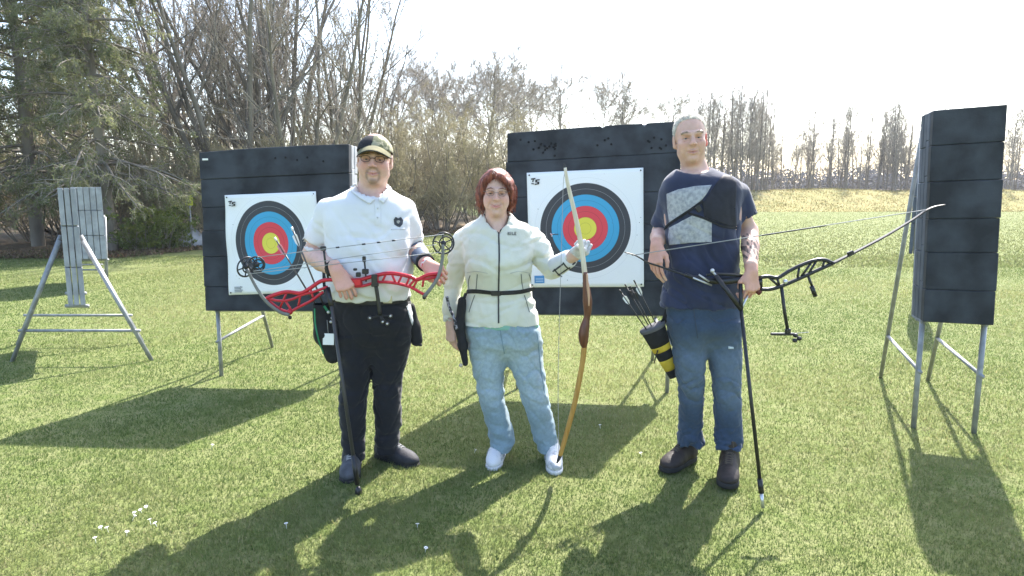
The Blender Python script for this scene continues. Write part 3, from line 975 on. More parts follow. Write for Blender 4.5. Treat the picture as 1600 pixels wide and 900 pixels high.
def butt(label, c, rows, layers, thick, notches=(), bow=0.0, seed=0, back_foot=None, mats=None, legs=True, group='archery butts on the range', rear_len=1.05, legu=(0.05, 0.95), front_drop=0.03):
    """c = front corners BL, BR, TR, TL; rows = slab boundaries 0..1; layers front to back"""
    c = [np.asarray(q, float) for q in c]
    right = nrm(c[1] - c[0]); up = nrm(c[3] - c[0])
    back = nrm(np.cross(up, right))
    if back[1] < 0 and abs(back[1]) > 0.2:
        back = -back
    base = (c[0] + c[1]) / 2
    t = thing('archery_butt', label, 'archery target', (base[0], base[1], 0), group)
    r = random.Random(seed)
    lw = thick / layers
    rows = [q if q in (0, 1.0) else q + r.uniform(-.018, .018) for q in rows]
    for i in range(len(rows) - 1):
        for k in range(layers):
            st = 0.03 if k == 1 else 0.0               # the middle layer is staggered so that no light comes through
            v0 = rows[i] + 0.0008 + (st if i else 0)
            v1 = rows[i + 1] - 0.0008 + (st if i < len(rows) - 2 else 0)
            du = r.uniform(-0.006, 0.006)
            u0, u1 = 0 + du, 1 + du
            if i == len(rows) - 2:
                ol = [(u0, v0), (u1, v0), (u1, v1 - 0.0)]
                N = 14
                for j in range(N - 1, 0, -1):
                    u = j / N
                    ol.append((u, v1 + bow * 4 * u * (1 - u)))
                if k == 0:
                    for nu, nw, nd in notches:
                        ol = [q for q in ol if abs(q[0] - nu) > nw * 1.2 or q[1] < v1 - 0.01]
                        tv = v1 + bow * 4 * nu * (1 - nu)
                        ins = [(nu + nw, tv), (nu + nw * .3, tv - nd), (nu - nw * .4, tv - nd * .7), (nu - nw, tv)]
                        j = max(q for q in range(len(ol)) if ol[q][0] > nu and ol[q][1] > v1 - 0.02)
                        ol = ol[:j + 1] + ins + ol[j + 1:]
                ol.append((u0, v1))
            else:
                ol = [(u0, v0), (u1, v0), (u1, v1), (u0, v1)]
            mm = (mats or (M_FOAM, M_FOAM_GREY))[0 if k == 0 else 1]
            e = r.uniform(-0.003, 0.003) if k == 0 else 0
            slab(t, ol, c, k * lw + 0.0025 + e, (k + 1) * lw - 0.0025, back, mm)
    if legs:
        for u in legu:
            top = bil(c, u, 0.93) + back * (thick + 0.022)
            bot = bil(c, u, 0.0) + back * (thick * 0.35)
            foot = V(bot[0], bot[1], 0) - V(up[0], up[1], 0) * front_drop
            foot[2] = -0.03
            MB().tube([foot, bil(c, u, 0.02) + back * (thick * 0.35)], 0.0155, 10).build('front_leg', M_STEEL, t)
            MB().tube([bil(c, u, -0.008) + back * (thick * 0.3), bil(c, u, -0.008) + back * (thick + 0.03), top], 0.017, 8).build('back_rail', M_STEEL, t)
            rear = V(foot[0], foot[1], 0) + V(back[0], back[1], 0) * rear_len
            if back_foot is not None:
                rear = V(foot[0], foot[1], 0) + V(*back_foot, 0)
            rear[2] = -0.03
            MB().tube([top, rear], 0.0145, 10).build('rear_leg', M_STEEL, t)
            a = foot + (bil(c, u, 0) - foot) * 0.55
            q = rear + (top - rear) * 0.22
            MB().tube([a, q], 0.012, 8).build('brace', M_STEEL, t)
        MB().tube([bil(c, 0.02, -0.012) + back * (thick * 0.8), bil(c, 0.98, -0.012) + back * (thick * 0.8)], 0.014, 8).build('support_bar', M_STEEL, t)
    return t, c, right, up, back

ROW6 = [0, .168, .335, .50, .665, .832, 1.0]
cL = [D(321, 486, 5.16), D(548, 486, 5.06), D(545, 225, 5.10), D(311, 238, 5.20)]
bL, cL, rL, uL, kL = butt('dark foam butt carrying the creased, narrower target face, on thin legs', cL, ROW6, 3, 0.21, bow=0.008, seed=1, rear_len=0.95)
cM = [D(795, 491, 4.86), D(1062, 494, 4.74), D(1066, 189, 4.78), D(791, 208, 4.90)]
bM, cM, rM, uM, kM = butt('dark foam butt with chipped top edge and flat target face, behind the wooden bow', cM, ROW6, 3, 0.21,
                          notches=[(0.555, 0.012, 0.012), (0.79, 0.014, 0.016)], bow=0.004, seed=2, rear_len=1.0)
q0 = D(1443, 503, 3.95); q1 = D(1459, 172, 3.98)
rr = V(0.93, -0.30, 0) * 0.37
cR = [q0, q0 + rr, q1 + rr + V(0, 0, 0.02), q1]
bR, cR, rR, uR, kR = butt('narrow dark butt without a face where the long black bow limb points', cR, ROW6, 4, 0.27, seed=3, mats=(M_FOAM, M_FOAM_SLATE), back_foot=(0.40, 1.12))
# butts standing edge-on at the sides of the range
def edge_on(label, x0, x1, yb, yt, Y, layers, m, seed, rows=ROW6, depth=1.15, legs=True, bf=None, splay=.62):
    a, b = D(x0, yb, Y), D(x1, yb, Y)
    at_, bt_ = D(x0, yt, Y), D(x1, yt, Y)
    away = nrm(V(a[0] + b[0], a[1] + b[1], 0)) * depth
    side = b - a
    th = np.linalg.norm(side)
    # front face is the left long side: corners BL (far), BR (near)
    at2 = V(a[0], a[1], at_[2])
    c = [a + away, a, at2, at2 + away]
    n = nrm(side)
    t = thing('archery_butt', label, 'archery target', ((a[0] + b[0]) / 2 + away[0] / 2, (a[1] + b[1]) / 2 + away[1] / 2, 0), 'archery butts on the range')
    r = random.Random(seed)
    lw = th / layers
    for i in range(len(rows) - 1):
        for k in range(layers):
            e = r.uniform(-0.006, 0.006)
            slab(t, [(0, rows[i] + .003), (1 + e, rows[i] + .003), (1 + e, rows[i + 1] - .003), (0, rows[i + 1] - .003)], c, k * lw + .004, (k + 1) * lw - .004, n, m)
    if legs:
        for w in (0.12, 0.88):
            m0 = (a + b) / 2 + away * w
            tp = V(m0[0], m0[1], at_[2] - 0.45)
            for sg in (-1, 1):
                ft = V(m0[0], m0[1], -0.03) + n * splay * sg + (V(*bf, 0) if bf and sg > 0 else 0)
                side_p = tp + n * (th / 2 + 0.02) * sg
                MB().tube([side_p, ft], 0.017, 10).build('leg', M_STEEL, t)
            MB().tube([V(m0[0], m0[1], 0.26) - n * splay * .85, V(m0[0], m0[1], 0.26) + n * splay * .85], 0.013, 8).build('brace', M_STEEL, t)
            MB().tube([V(m0[0], m0[1], a[2] - 0.02) - n * (th / 2 + .02), V(m0[0], m0[1], a[2] - 0.02) + n * (th / 2 + .02)], 0.016, 8).build('support_bar', M_STEEL, t)
    return t
edge_on('grey layered butt seen edge-on on splayed legs in front of another grey one', 106, 135, 478, 293, 5.6, 3, M_FOAM_GREY, 4, rows=[0, .33, .68, 1.0])
edge_on('grey layered butt seen edge-on close to the conifers', 120, 168, 405, 292, 10.2, 5, M_FOAM_GREY, 5, rows=[0, .33, .68, 1.0], splay=.2)
edge_on('slate layered butt seen edge-on out on the field behind the faceless dark butt', 1419, 1447, 397, 236, 7.6, 4, M_FOAM_SLATE, 6, rows=[0, .3, .56, .78, 1.0], legs=False)

# ------------------------------------------------------------------ printed target faces
def face_material():
    m = bpy.data.materials.new('printed_target')
    m.use_nodes = True
    N, L = m.node_tree.nodes, m.node_tree.links
    p = N['Principled BSDF']
    p.inputs['Roughness'].default_value = 0.65
    uv = N.new('ShaderNodeUVMap'); uv.uv_map = 'metres'
    ln = N.new('ShaderNodeVectorMath'); ln.operation = 'LENGTH'
    L.new(uv.outputs[0], ln.inputs[0])
    dv = N.new('ShaderNodeMath'); dv.operation = 'DIVIDE'; dv.inputs[1].default_value = 0.42
    L.new(ln.outputs['Value'], dv.inputs[0])
    rp = N.new('ShaderNodeValToRGB')
    rp.color_ramp.interpolation = 'CONSTANT'
    gold, red, blue, blk, wh = (0.70, 0.62, 0.07), (0.66, 0.055, 0.075), (0.045, 0.33, 0.56), (0.040, 0.042, 0.050), (0.78, 0.79, 0.80)
    line, gl = (0.10, 0.09, 0.06), (0.62, 0.63, 0.65)
    st = []
    for k in range(10):
        c = (gold, red, blue, blk, wh)[k // 2]
        st.append((0.04 * k / 0.42, c))
        e = 0.04 * (k + 1)
        if k < 9:
            lc = (0.30, 0.31, 0.33) if k in (6,) else gl if k >= 8 else (c[0] * 0.45, c[1] * 0.45, c[2] * 0.45) if k < 6 else c
            st.append(((e - 0.0018) / 0.42, lc))
    el = rp.color_ramp.elements
    el[0].position, el[0].color = 0.0, (*gold, 1)
    el[1].position, el[1].color = 0.999, (*wh, 1)
    for pos, c in st[1:]:
        q = el.new(pos); q.color = (*c, 1)
    L.new(dv.outputs[0], rp.inputs[0])
    nz = N.new('ShaderNodeTexNoise'); nz.inputs['Scale'].default_value = 9.0; nz.inputs['Detail'].default_value = 5
    L.new(uv.outputs[0], nz.inputs['Vector'])
    vo = N.new('ShaderNodeTexVoronoi'); vo.inputs['Scale'].default_value = 30.0
    L.new(uv.outputs[0], vo.inputs['Vector'])
    hole = N.new('ShaderNodeMath'); hole.operation = 'LESS_THAN'; hole.inputs[1].default_value = 0.085
    L.new(vo.outputs['Distance'], hole.inputs[0])
    thr = N.new('ShaderNodeMath'); thr.operation = 'GREATER_THAN'; thr.inputs[1].default_value = 0.56
    L.new(nz.outputs['Fac'], thr.inputs[0])
    mu = N.new('ShaderNodeMath'); mu.operation = 'MULTIPLY'
    L.new(hole.outputs[0], mu.inputs[0]); L.new(thr.outputs[0], mu.inputs[1])
    mx = N.new('ShaderNodeMix'); mx.data_type = 'RGBA'
    L.new(mu.outputs[0], mx.inputs['Factor'])
    L.new(rp.outputs[0], mx.inputs['A']); mx.inputs['B'].default_value = (0.07, 0.06, 0.05, 1)
    L.new(mx.outputs['Result'], p.inputs['Base Color'])
    bp = N.new('ShaderNodeBump'); bp.inputs['Strength'].default_value = 0.35; bp.inputs['Distance'].default_value = 0.01
    L.new(nz.outputs['Fac'], bp.inputs['Height']); L.new(bp.outputs[0], p.inputs['Normal'])
    return m
M_FACE = face_material()
M_INK = mat('black_ink', (0.03, 0.03, 0.035), 0.6, 0.1)
M_INK_GREY = mat('grey_ink', (0.22, 0.24, 0.26), 0.6, 0.1)
M_INK_BLUE = mat('blue_ink', (0.06, 0.22, 0.46), 0.6, 0.1)
def on_plane(px, c, n, off):
    """photo pixel -> point on the plane of a board"""
    r = ray(*px)
    p0 = c[0] + n * off
    return CAM + r * (np.dot(p0 - CAM, n) / np.dot(r, n))
def plane_n(c):
    return nrm(np.cross(c[1] - c[0], c[3] - c[0]))
def target_face(label, c, corners, centre, crease, seed, xs=1.0):
    n = plane_n(c)
    if n[1] > 0: n = -n
    P = [on_plane(q, c, n, 0.009) for q in corners]     # BL BR TR TL
    o_ = on_plane(centre, c, n, 0.009)
    ex_, ez_ = nrm(P[1] - P[0] + P[2] - P[3]), nrm(P[3] - P[0] + P[2] - P[1])
    K = 26
    r = np.random.default_rng(seed)
    v, uv = [], []
    for j in range(K + 1):
        for i in range(K + 1):
            q = bil(P, i / K, j / K)
            w = 0.0025 * (math.sin(i * .7 + j * .3 + seed) + math.sin(j * .5 - i * .2)) * crease + 0.003
            edge_lift = 0.004 * crease * max(0, (i / K - .8)) * 5 * abs(math.sin(j * .45))
            v.append(q + n * (w + edge_lift)); d = q - o_
            uv.append((float(d @ ex_) * xs, float(d @ ez_)))
    nn = len(v)
    f = []
    for j in range(K):
        for i in range(K):
            a = j * (K + 1) + i
            f.append((a, a + 1, a + K + 2, a + K + 1))
    b = MB().add(v, f)
    loc = (P[0] + P[1]) / 2
    o = b.build('target_face', M_FACE, None, True, loc=loc)
    ul = o.data.uv_layers.new(name='metres')
    for lp in o.data.loops:
        ul.data[lp.index].uv = uv[lp.vertex_index]
    sm = o.modifiers.new('paper', 'SOLIDIFY'); sm.thickness = 0.0015; sm.offset = -1
    tag(o, label, 'target face', 'printed target faces')
    return o, n, P, ex_, ez_
# black emblem of blocky strokes, drawn in a unit square
EMBLEM = [[(0, .95), (.52, 1), (.50, .80), (.33, .78), (.27, .42), (.12, .42), (.18, .77), (0, .75)],
          [(.50, .74), (1, .82), (.98, .64), (.70, .60), (.68, .48), (.95, .44), (.92, .08), (.42, 0), (.40, .17), (.72, .22), (.74, .32), (.47, .36)],
          [(.05, .30), (.35, .22), (.33, .08), (.02, .14)]]
def marks(name, parent, shapes, org, X, Y, w, h, n, m, t=0.0012):
    b = MB()
    for s_ in shapes:
        b.prism([org + X * w * u + Y * h * q + n * 0.0065 for u, q in s_], n * t)
    return b.build(name, m, parent, False)
fL, nL, PL, xL, zL = target_face('creased, narrower target face with gold, red, blue and black rings behind the capped man', cL,
                                 [(358, 461), (506, 456), (494, 299), (351, 305)], (423.5, 380), 1.5, 3, 1.16)
fM, nM, PM, xM, zM = target_face('flat target face with scored rings behind the wooden bow', cM, [(828, 449), (1006, 448), (1005, 262), (823, 270)], (914.5, 357), 0.5, 8)
for f_, P_, n_v, X_, Z_, sc in ((fL, PL, nL, xL, zL, .055), (fM, PM, nM, xM, zM, .062)):
    marks('printed_emblem', f_, EMBLEM, P_[3] + X_ * 0.03 - Z_ * 0.088, X_, Z_, sc, sc * .8, n_v, M_INK)
bars = [[(0, y), (w, y), (w, y + .14), (0, y + .14)] for y, w in ((0, .9), (.24, 1), (.48, .8), (.72, 1))]
marks('printed_lines', fL, bars, PL[0] + xL * 0.05 + zL * 0.02, xL, zL, .065, .05, nL, M_INK_GREY)
marks('printed_lines', fM, [[(0, 0), (1, 0), (1, 1), (0, 1)]], PM[0] + xM * 0.035 + zM * 0.03, xM, zM, .072, .055, nM, M_INK_BLUE)
marks('printed_lines', fM, [[(.12, y), (.9, y), (.9, y + .13), (.12, y + .13)] for y in (.2, .5)], PM[0] + xM * 0.035 + zM * 0.03 + nM * .0015, xM, zM, .072, .055, nM, mat('pale_ink', (0.35, 0.5, 0.65), 0.6, .05))
# small white plate on the left butt, pins at the corners of the faces
pl = on_plane((320.5, 249), cL, nL, 0.004)
MB().box(pl, (0.045, 0.004, 0.014), rL, kL, uL, 0.001).build('label_plate', mat('white_plastic', (0.8, 0.8, 0.78), 0.5, .05), bL, False)
M_PIN = mat('black_pin', (0.03, 0.03, 0.03), 0.5)
for f_, P_, n_v in ((fL, PL, nL), (fM, PM, nM)):
    for (a, s1, s2) in ((0, 1, 1), (1, -1, 1), (2, -1, -1), (3, 1, -1)):
        X_, Z_ = (xL, zL) if f_ is fL else (xM, zM)
        c_ = P_[a] + X_ * 0.018 * s1 + Z_ * 0.018 * s2 + n_v * 0.008
        MB().ball(c_, 0.006, 8, 5).build('pin', M_PIN, f_)
# old arrow holes punched into the boards, kept as shallow dark dents
M_HOLE = mat('arrow_hole', (0.008, 0.008, 0.01), 0.9)
for bt, c_, n_v, spots in ((bM, cM, nM, [(845, 226), (852, 229), (861, 224), (868, 228), (1022, 215), (1031, 231), (826, 222), (945, 219)]),
                           (bL, cL, nL, [(430, 247), (446, 246), (464, 250), (480, 246), (505, 252)])):
    hr = random.Random(len(spots))
    for s_ in spots + [(px_ + hr.gauss(0, 9), py_ + hr.gauss(0, 5)) for px_, py_ in spots for _ in range(3) if bt is bM and py_ < 232]:
        c2 = on_plane(s_, c_, n_v, 0.004)
        MB().ball(c2, (0.0085, 0.0085, 0.003), 7, 4, rM, uM, n_v).build('arrow_hole', M_HOLE, bt)
# arrow stuck in the blue ring of the middle face, seen nock first
pt = on_plane((872, 366), cM, nM, 0.0)
M_VANE = mat('white_vane', (0.75, 0.72, 0.74), 0.5, .1, transl=.3)
sh_dir = nrm(nM + V(-0.05, 0, 0.03))
ar = thing('arrow', 'short-looking arrow with white vanes stuck in the blue ring beside the wooden bow', 'arrow', pt)
MB().tube([pt - sh_dir * .06, pt + sh_dir * 0.55], 0.0032, 8).build('shaft', M_INK, ar)
for k in range(3):
    a = 2.1 * k + 0.4
    d = nrm(rM * math.cos(a) + V(0, 0, 1) * math.sin(a))
    p0 = pt + sh_dir * 0.46
    MB().prism([p0, p0 + sh_dir * .015 + d * .016, p0 + sh_dir * .06 + d * .012, p0 + sh_dir * .065], np.cross(sh_dir, d) * .0012).build('vane', M_VANE, ar, False)
MB().tube([pt + sh_dir * .54, pt + sh_dir * .56], 0.0042, 8).build('nock', mat('pink_nock', (.75, .35, .4), .4), ar)
# small yellow sign and grey boulder at the wood's edge, beyond the tilted face
sp_ = D(300, 375, 17.3); sp_[2] = 0
sg = thing('sign_post', 'small yellow sign on a thin post at the edge of the trees', 'sign', sp_)
MB().tube([sp_ - V(0, 0, .05), sp_ + V(0, 0, 1.38)], 0.02, 8).build('post', M_STEEL, sg)
MB().box(sp_ + V(0, -.025, 1.24), (.20, .012, .26), bev=.004).build('panel', mat('yellow_sign', (0.55, 0.55, 0.06), .5, .1), sg, False)
bc = D(284, 378, 17.8); bc[2] = 0.16
r_b = np.random.default_rng(3)
b = MB().ball(bc, (.62, .5, .42), 14, 9)
bv = np.array(b.v); bv += (np.sin(bv * 7.1 + 1) * .04 + np.sin(bv[:, [1, 2, 0]] * 11) * .03)
b.v = [tuple(q) for q in bv]
tag(b.build('boulder', mat('grey_stone', (.30, .31, .33), .9, .25, 4, bump=.6, bscale=18), None, True, loc=(bc[0], bc[1], 0)), 'pale grey boulder lying at the edge of the trees near the yellow sign', 'boulder')
# ------------------------------------------------------------------ people: shared tools
def skin_mat(name):
    m = mat(name, vcol=True, var=0.10, scale=40, rough=0.5, spec=0.35, sss=0.12, bump=0.22, bscale=260, bdist=0.002)
    return m
M_SKIN = skin_mat('skin')
M_EYE = mat('eye', vcol=True, var=0.02, rough=0.2)
def hframe(yaw, pitch, roll):
    """columns: x to the picture's right, y to the back of the head, z up"""
    return rotm(yaw, pitch, roll)
def hairline(q):
    """short-cropped men's hair: where it grows"""
    y = q[:, 1]
    lim = np.interp(y, [-.10, -.062, -.035, -.022, -.008, .02, .06, .10], [.112, .100, .084, .050, .022, .000, -.045, -.06])
    return q[:, 2] > lim
class Head:
    def __init__(s, c, R, k=1.0, wide=1.0):
        s.c, s.R, s.k, s.w = np.asarray(c, float), R, k, wide
    def p(s, x, y, z):
        return s.c + s.R @ (V(x * s.w, y, z) * s.k)
    def local(s, pts):
        q = (pts - s.c) @ s.R / s.k
        q[:, 0] /= s.w
        return q
    def sculpt(s, F, neck_base, neck_r, fem=False, heavy=0.0, smile=0.0, jaw=1.0, mouth=1.0, nose=1.0):
        k, R, p, w = s.k, s.R, s.p, s.w
        s.mw = mouth
        s.sm = smile
        E_ = lambda c, r, kk=.02, op='u': F.ell(p(*c), V(r[0] * w, r[1], r[2]) * k, R, kk, op)
        C_ = lambda a, b, ra, rb, kk=.01, op='u': F.cone(p(*a), p(*b), ra * k, rb * k, kk, op)
        E_((0, .016, .042), (.0755, .097, .086))
        E_((0, -.024, -.010), (.064 + heavy * .006, .068, .084), .03)
        E_((0, -.030, -.070), ((.049 + heavy * .014) * jaw, .052, .044), .03)
        E_((0, -.072, -.099), (.019 * jaw, .016, .015), .025)                # chin
        for q in (-1, 1):
            if not fem:
                E_((q * .050 * jaw, -.008, -.066), (.014, .022, .020), .02)  # jaw angle
            E_((q * .043, -.058, -.020), (.022, .024, .018), .02)            # cheekbone
            E_((q * (.036 + heavy * .010), -.056, -.048), (.020 + heavy * .012, .022, .024), .03)
            E_((q * .031, -.102, .007), (.0235, .0255, .0165), .012, 's')    # eye socket
            E_((q * .031, -.0690, .0122), (.0168, .0140, .0080), .003)       # upper lid
            E_((q * .031, -.0675, -.0035), (.0160, .0130, .0060), .004)      # lower lid
            C_((q * .009, -.0925, .026), (q * .047, -.0770, .0295), .0095, .0065, .012)   # brow ridge
            E_((q * .0128 * nose, -.1025, -.0265), (.0078, .0100, .0072), .005)     # nostril wing
            # ear
            E_((q * .079, .014, -.004), (.008, .021, .033), .006)
            E_((q * .088, .008, -.002), (.006, .011, .019), .005, 's')
            E_((q * .077, .004, -.030), (.009, .012, .012), .008)
        C_((0, -.0905, .024), (0, -.1120, -.018), .0068 * nose, .0100 * nose, .010)  # nose
        E_((0, -.1135, -.0235), (.0112 * nose, .0105, .0095), .007)
        for q in (-1, 1):
            E_((q * .0060, -.1095, -.0335), (.0036, .0050, .0036), .002, 's')
        up = .0055 * smile
        m = .0245 * mouth
        for a, b, r in (((-m, -.0815, -.0580 + up), (0, -.0965, -.0575), .0048), ((0, -.0965, -.0575), (m, -.0815, -.0580 + up), .0048),
                        ((-m * .86, -.0815, -.0670 + up * .7), (0, -.0955, -.0705), .0060), ((0, -.0955, -.0705), (m * .86, -.0815, -.0670 + up * .7), .0060)):
            C_(a, b, r * (.7 if abs(a[0]) > 0 else 1), r * (.7 if abs(b[0]) > 0 else 1), .005)
        C_((-.014, -.094, -.0835), (.014, -.094, -.0835), .0045, .0045, .008, 's')   # groove over the chin
        for q in (-1, 1):
            C_((0, -.1000, -.0638), (q * m * 1.15, -.0835, -.0612 + up * 1.4), .0030, .0026, .002, 's')
            d = .0030 + .0012 * smile
            C_((q * .021, -.0985, -.030), (q * (.030 + .004 * smile), -.0900, -.048), d, d * .8, .007, 's')   # cheek fold
            C_((q * (.030 + .004 * smile), -.0900, -.048), (q * .034 * mouth, -.0800, -.068), d * .8, d * .5, .007, 's')
            C_((q * .016, -.0905, -.006), (q * .040, -.0800, -.012), .0022, .0016, .006, 's')  # bag under the eye
        # neck
        F.cone(p(0, .018, -.060), neck_base, neck_r * .98, neck_r * 1.06, .03)
        E_((0, -.012, -.098), (.038, .042, .028), .03)
    def brows(s, parent, colr, n=170, seed=1, thick=1.0):
        r = np.random.default_rng(seed)
        for q in (-1, 1):
            v, f = [], []
            for _ in range(n):
                t = r.uniform(0, 1)
                x = .011 + .041 * t
                z = .0275 + .0060 * math.sin(math.pi * min(t * 1.15, 1)) + r.normal(0, .0020) * thick
                y = -.0985 + .0165 * t ** 1.3
                a = s.p(q * x, y, z)
                b = s.p(q * (x + r.uniform(.004, .008)), y + .0015, z + r.normal(.0012, .0015))
                u = s.R @ V(0, -.0003, .0008)
                k_ = len(v)
                v += [a - u, a + u, b]; f.append((k_, k_ + 1, k_ + 2))
            mesh_obj('eyebrow', np.array(v), np.array(f), mat('brow_hair', colr, .7, .2), parent, False)
    def paint(s, pts, base, lip, brow, blush=.35, beard=None, hair=None, red_ear=0.0):
        q = s.local(pts)
        c = np.tile(np.array(base, float), (len(pts), 1))
        def blend(mask, col):
            m = np.clip(mask, 0, 1)[:, None]
            c[:] = c * (1 - m) + np.array(col) * m
        g = lambda x0, y0, z0, rx, ry, rz: np.exp(-(((np.abs(q[:, 0]) - x0) / rx) ** 2 + ((q[:, 1] - y0) / ry) ** 2 + ((q[:, 2] - z0) / rz) ** 2))
        face = (q[:, 1] < -.03) & (q[:, 2] > -.13) & (q[:, 2] < .15) & (np.abs(q[:, 0]) < .1)
        red = np.array(base) * np.array([1.02, .70, .68])
        blend(blush * g(.042, -.07, -.025, .024, .05, .022) * face, red)
        blend(blush * g(0, -.11, -.022, .016, .03, .016) * face, red)
        bx = np.abs(q[:, 0])
        mw = getattr(s, 'mw', 1.0)
        up_ = getattr(s, 'sm', 0.0) * .0055
        brow_z = .0285 + .003 * np.cos((bx - .033) * 60)
        blend(.55 * np.exp(-((q[:, 2] - brow_z) / .0045) ** 2) * (bx > .010) * (bx < .053) * face, brow)
        blend(.40 * g(.031, -.08, .006, .020, .05, .012) * face, np.array(base) * np.array([.80, .55, .52]))      # eye-socket shade painted into the skin colour
        blend(.9 * np.exp(-((q[:, 2] - .0042 + 5 * (bx - .031) ** 2) / .0017) ** 2) * np.exp(-((bx - .031) / .0165) ** 4) * face, (.05, .03, .025))   # lashes
        lipz = (q[:, 2] + .0638)
        blend(.45 * np.exp(-((q[:, 2] + .0640 - 1.2 * up_ * bx / .0245) / .0028) ** 2) * np.exp(-(bx / (.027 * mw)) ** 6) * (q[:, 1] < -.074), np.array(lip) * .35)  # shadow between the lips painted as a dark line
        blend(.75 * np.exp(-(lipz / .0080) ** 2) * np.exp(-(bx / (.0225 * mw)) ** 4) * (q[:, 1] < -.076), lip)
        mott = .5 + .5 * np.sin(q[:, 0] * 310 + 3 * np.sin(q[:, 2] * 170)) * np.sin(q[:, 2] * 260 + 2 * np.sin(q[:, 0] * 140))
        blend(.16 * mott * face, red)
        if beard is not None:
            rim = np.exp(-((np.sqrt((bx / .030) ** 2 + ((q[:, 2] + .072) / .038) ** 2) - 1) / .22) ** 2) * (q[:, 2] > -.128) * (q[:, 1] < -.035)
            chin = np.exp(-(bx / .020) ** 4 - ((q[:, 2] + .103) / .017) ** 4) * (q[:, 1] < -.03)
            blend(np.maximum(rim * .7, chin * .75), beard)
        if hair is not None:
            hm = (hairline(q) & (np.abs(q[:, 0]) < .076)) * 1.0
            blend(hm * .9, hair)
        if red_ear:
            blend(red_ear * ((q[:, 0] > .071) & (np.abs(q[:, 1] - .012) < .032) & (np.abs(q[:, 2] + .003) < .045)), np.array(base) * np.array([1.25, .48, .48]))
        return c
    def eyes(s, parent, iris=(.10, .12, .13), open_=.55):
        for q in (-1, 1):
            b = MB()
            n, m = 14, 8
            c = s.p(q * .031, -.0672, .0035)
            b.ball(c, V(.0128, .0128, .0118) * s.k, n, m, s.R[:, 0], s.R[:, 2] * 0 + s.R[:, 1], s.R[:, 2])
            v = np.array(b.v)
            d = (v - c) @ s.R
            rad = np.sqrt(d[:, 0] ** 2 + (d[:, 2] * 1.0) ** 2)
            col = np.tile(np.array([.34, .31, .29]), (len(v), 1))
            col[(rad < .0076)] = iris
            col[(rad < .0032)] = (.01, .01, .01)
            mesh_obj('eye', v, b.f, M_EYE, parent, True, col=col)
def basis(Yd, Zd, hand):
    """hand frame: Y to the knuckles, Z out of the back of the hand, X to the thumb; hand 'R' or 'L'"""
    Yd = nrm(Yd)
    Zd = nrm(np.asarray(Zd, float) - Yd * np.dot(Zd, Yd))
    X = np.cross(Yd, Zd)
    if hand == 'R':
        X = -X
    return X, Yd, Zd
FING = [(.0315, .084, (.046, .027, .021), .0082), (.0108, .088, (.050, .031, .022), .0085), (-.0098, .085, (.046, .029, .021), .0082), (-.0290, .078, (.036, .022, .019), .0074)]
def sculpt_hand(F, wrist, Yd, Zd, hand, curl, thumb, k=1.0, spread=0.03, wr=.028):
    """curl: four lists of three joint angles in degrees; thumb: list of local points"""
    X, Y, Z = basis(Yd, Zd, hand)
    P = lambda x, y, z: wrist + (X * x + Y * y + Z * z) * k
    F.cone(P(0, -.03, 0), P(0, .02, 0), wr * k, .027 * k, .012, squash=(Z, 1.25))
    for x, y, L, r in FING:                                # palm as a fan of metacarpals
        F.cone(P(x * .55, .012, 0), P(x, y, .002), .0145 * k, .0128 * k, .012)
    F.cone(P(.022, .02, -.008), P(.033, .048, -.010), .016 * k, .013 * k, .012)
    F.cone(P(-.02, .02, -.008), P(-.024, .05, -.008), .014 * k, .012 * k, .012)
    tips = []
    for i, (x, y, L, r) in enumerate(FING):
        p = P(x, y, 0.001)
        a = 0.0
        sp = math.radians((1.5 - i) * spread * 60)
        for j in range(3):
            a += math.radians(curl[i][j])
            d = (Y * math.cos(a) - Z * math.sin(a))
            d = nrm(d + X * math.sin(sp) * math.cos(a))
            q = p + d * L[j] * k
            F.cone(p, q, r * k * (1 - .07 * j), r * k * (1 - .07 * (j + 1)), .0018)
            p = q
        tips.append(p)
    tp = [P(*t) for t in thumb]
    F.chain(tp, [.0135 * k, .0115 * k, .0100 * k, .0088 * k][:len(tp)], .005)
    return X, Y, Z, tips
RELAX = [(22, 28, 18), (26, 32, 20), (30, 36, 22), (34, 40, 24)]
GRIP = [(62, 78, 48), (66, 82, 50), (68, 84, 50), (70, 82, 48)]
TH_RELAX = [(.026, .022, -.008), (.046, .050, -.018), (.050, .078, -.026), (.047, .100, -.032)]
TH_GRIP = [(.026, .022, -.012), (.044, .048, -.030), (.036, .070, -.046), (.018, .084, -.052)]

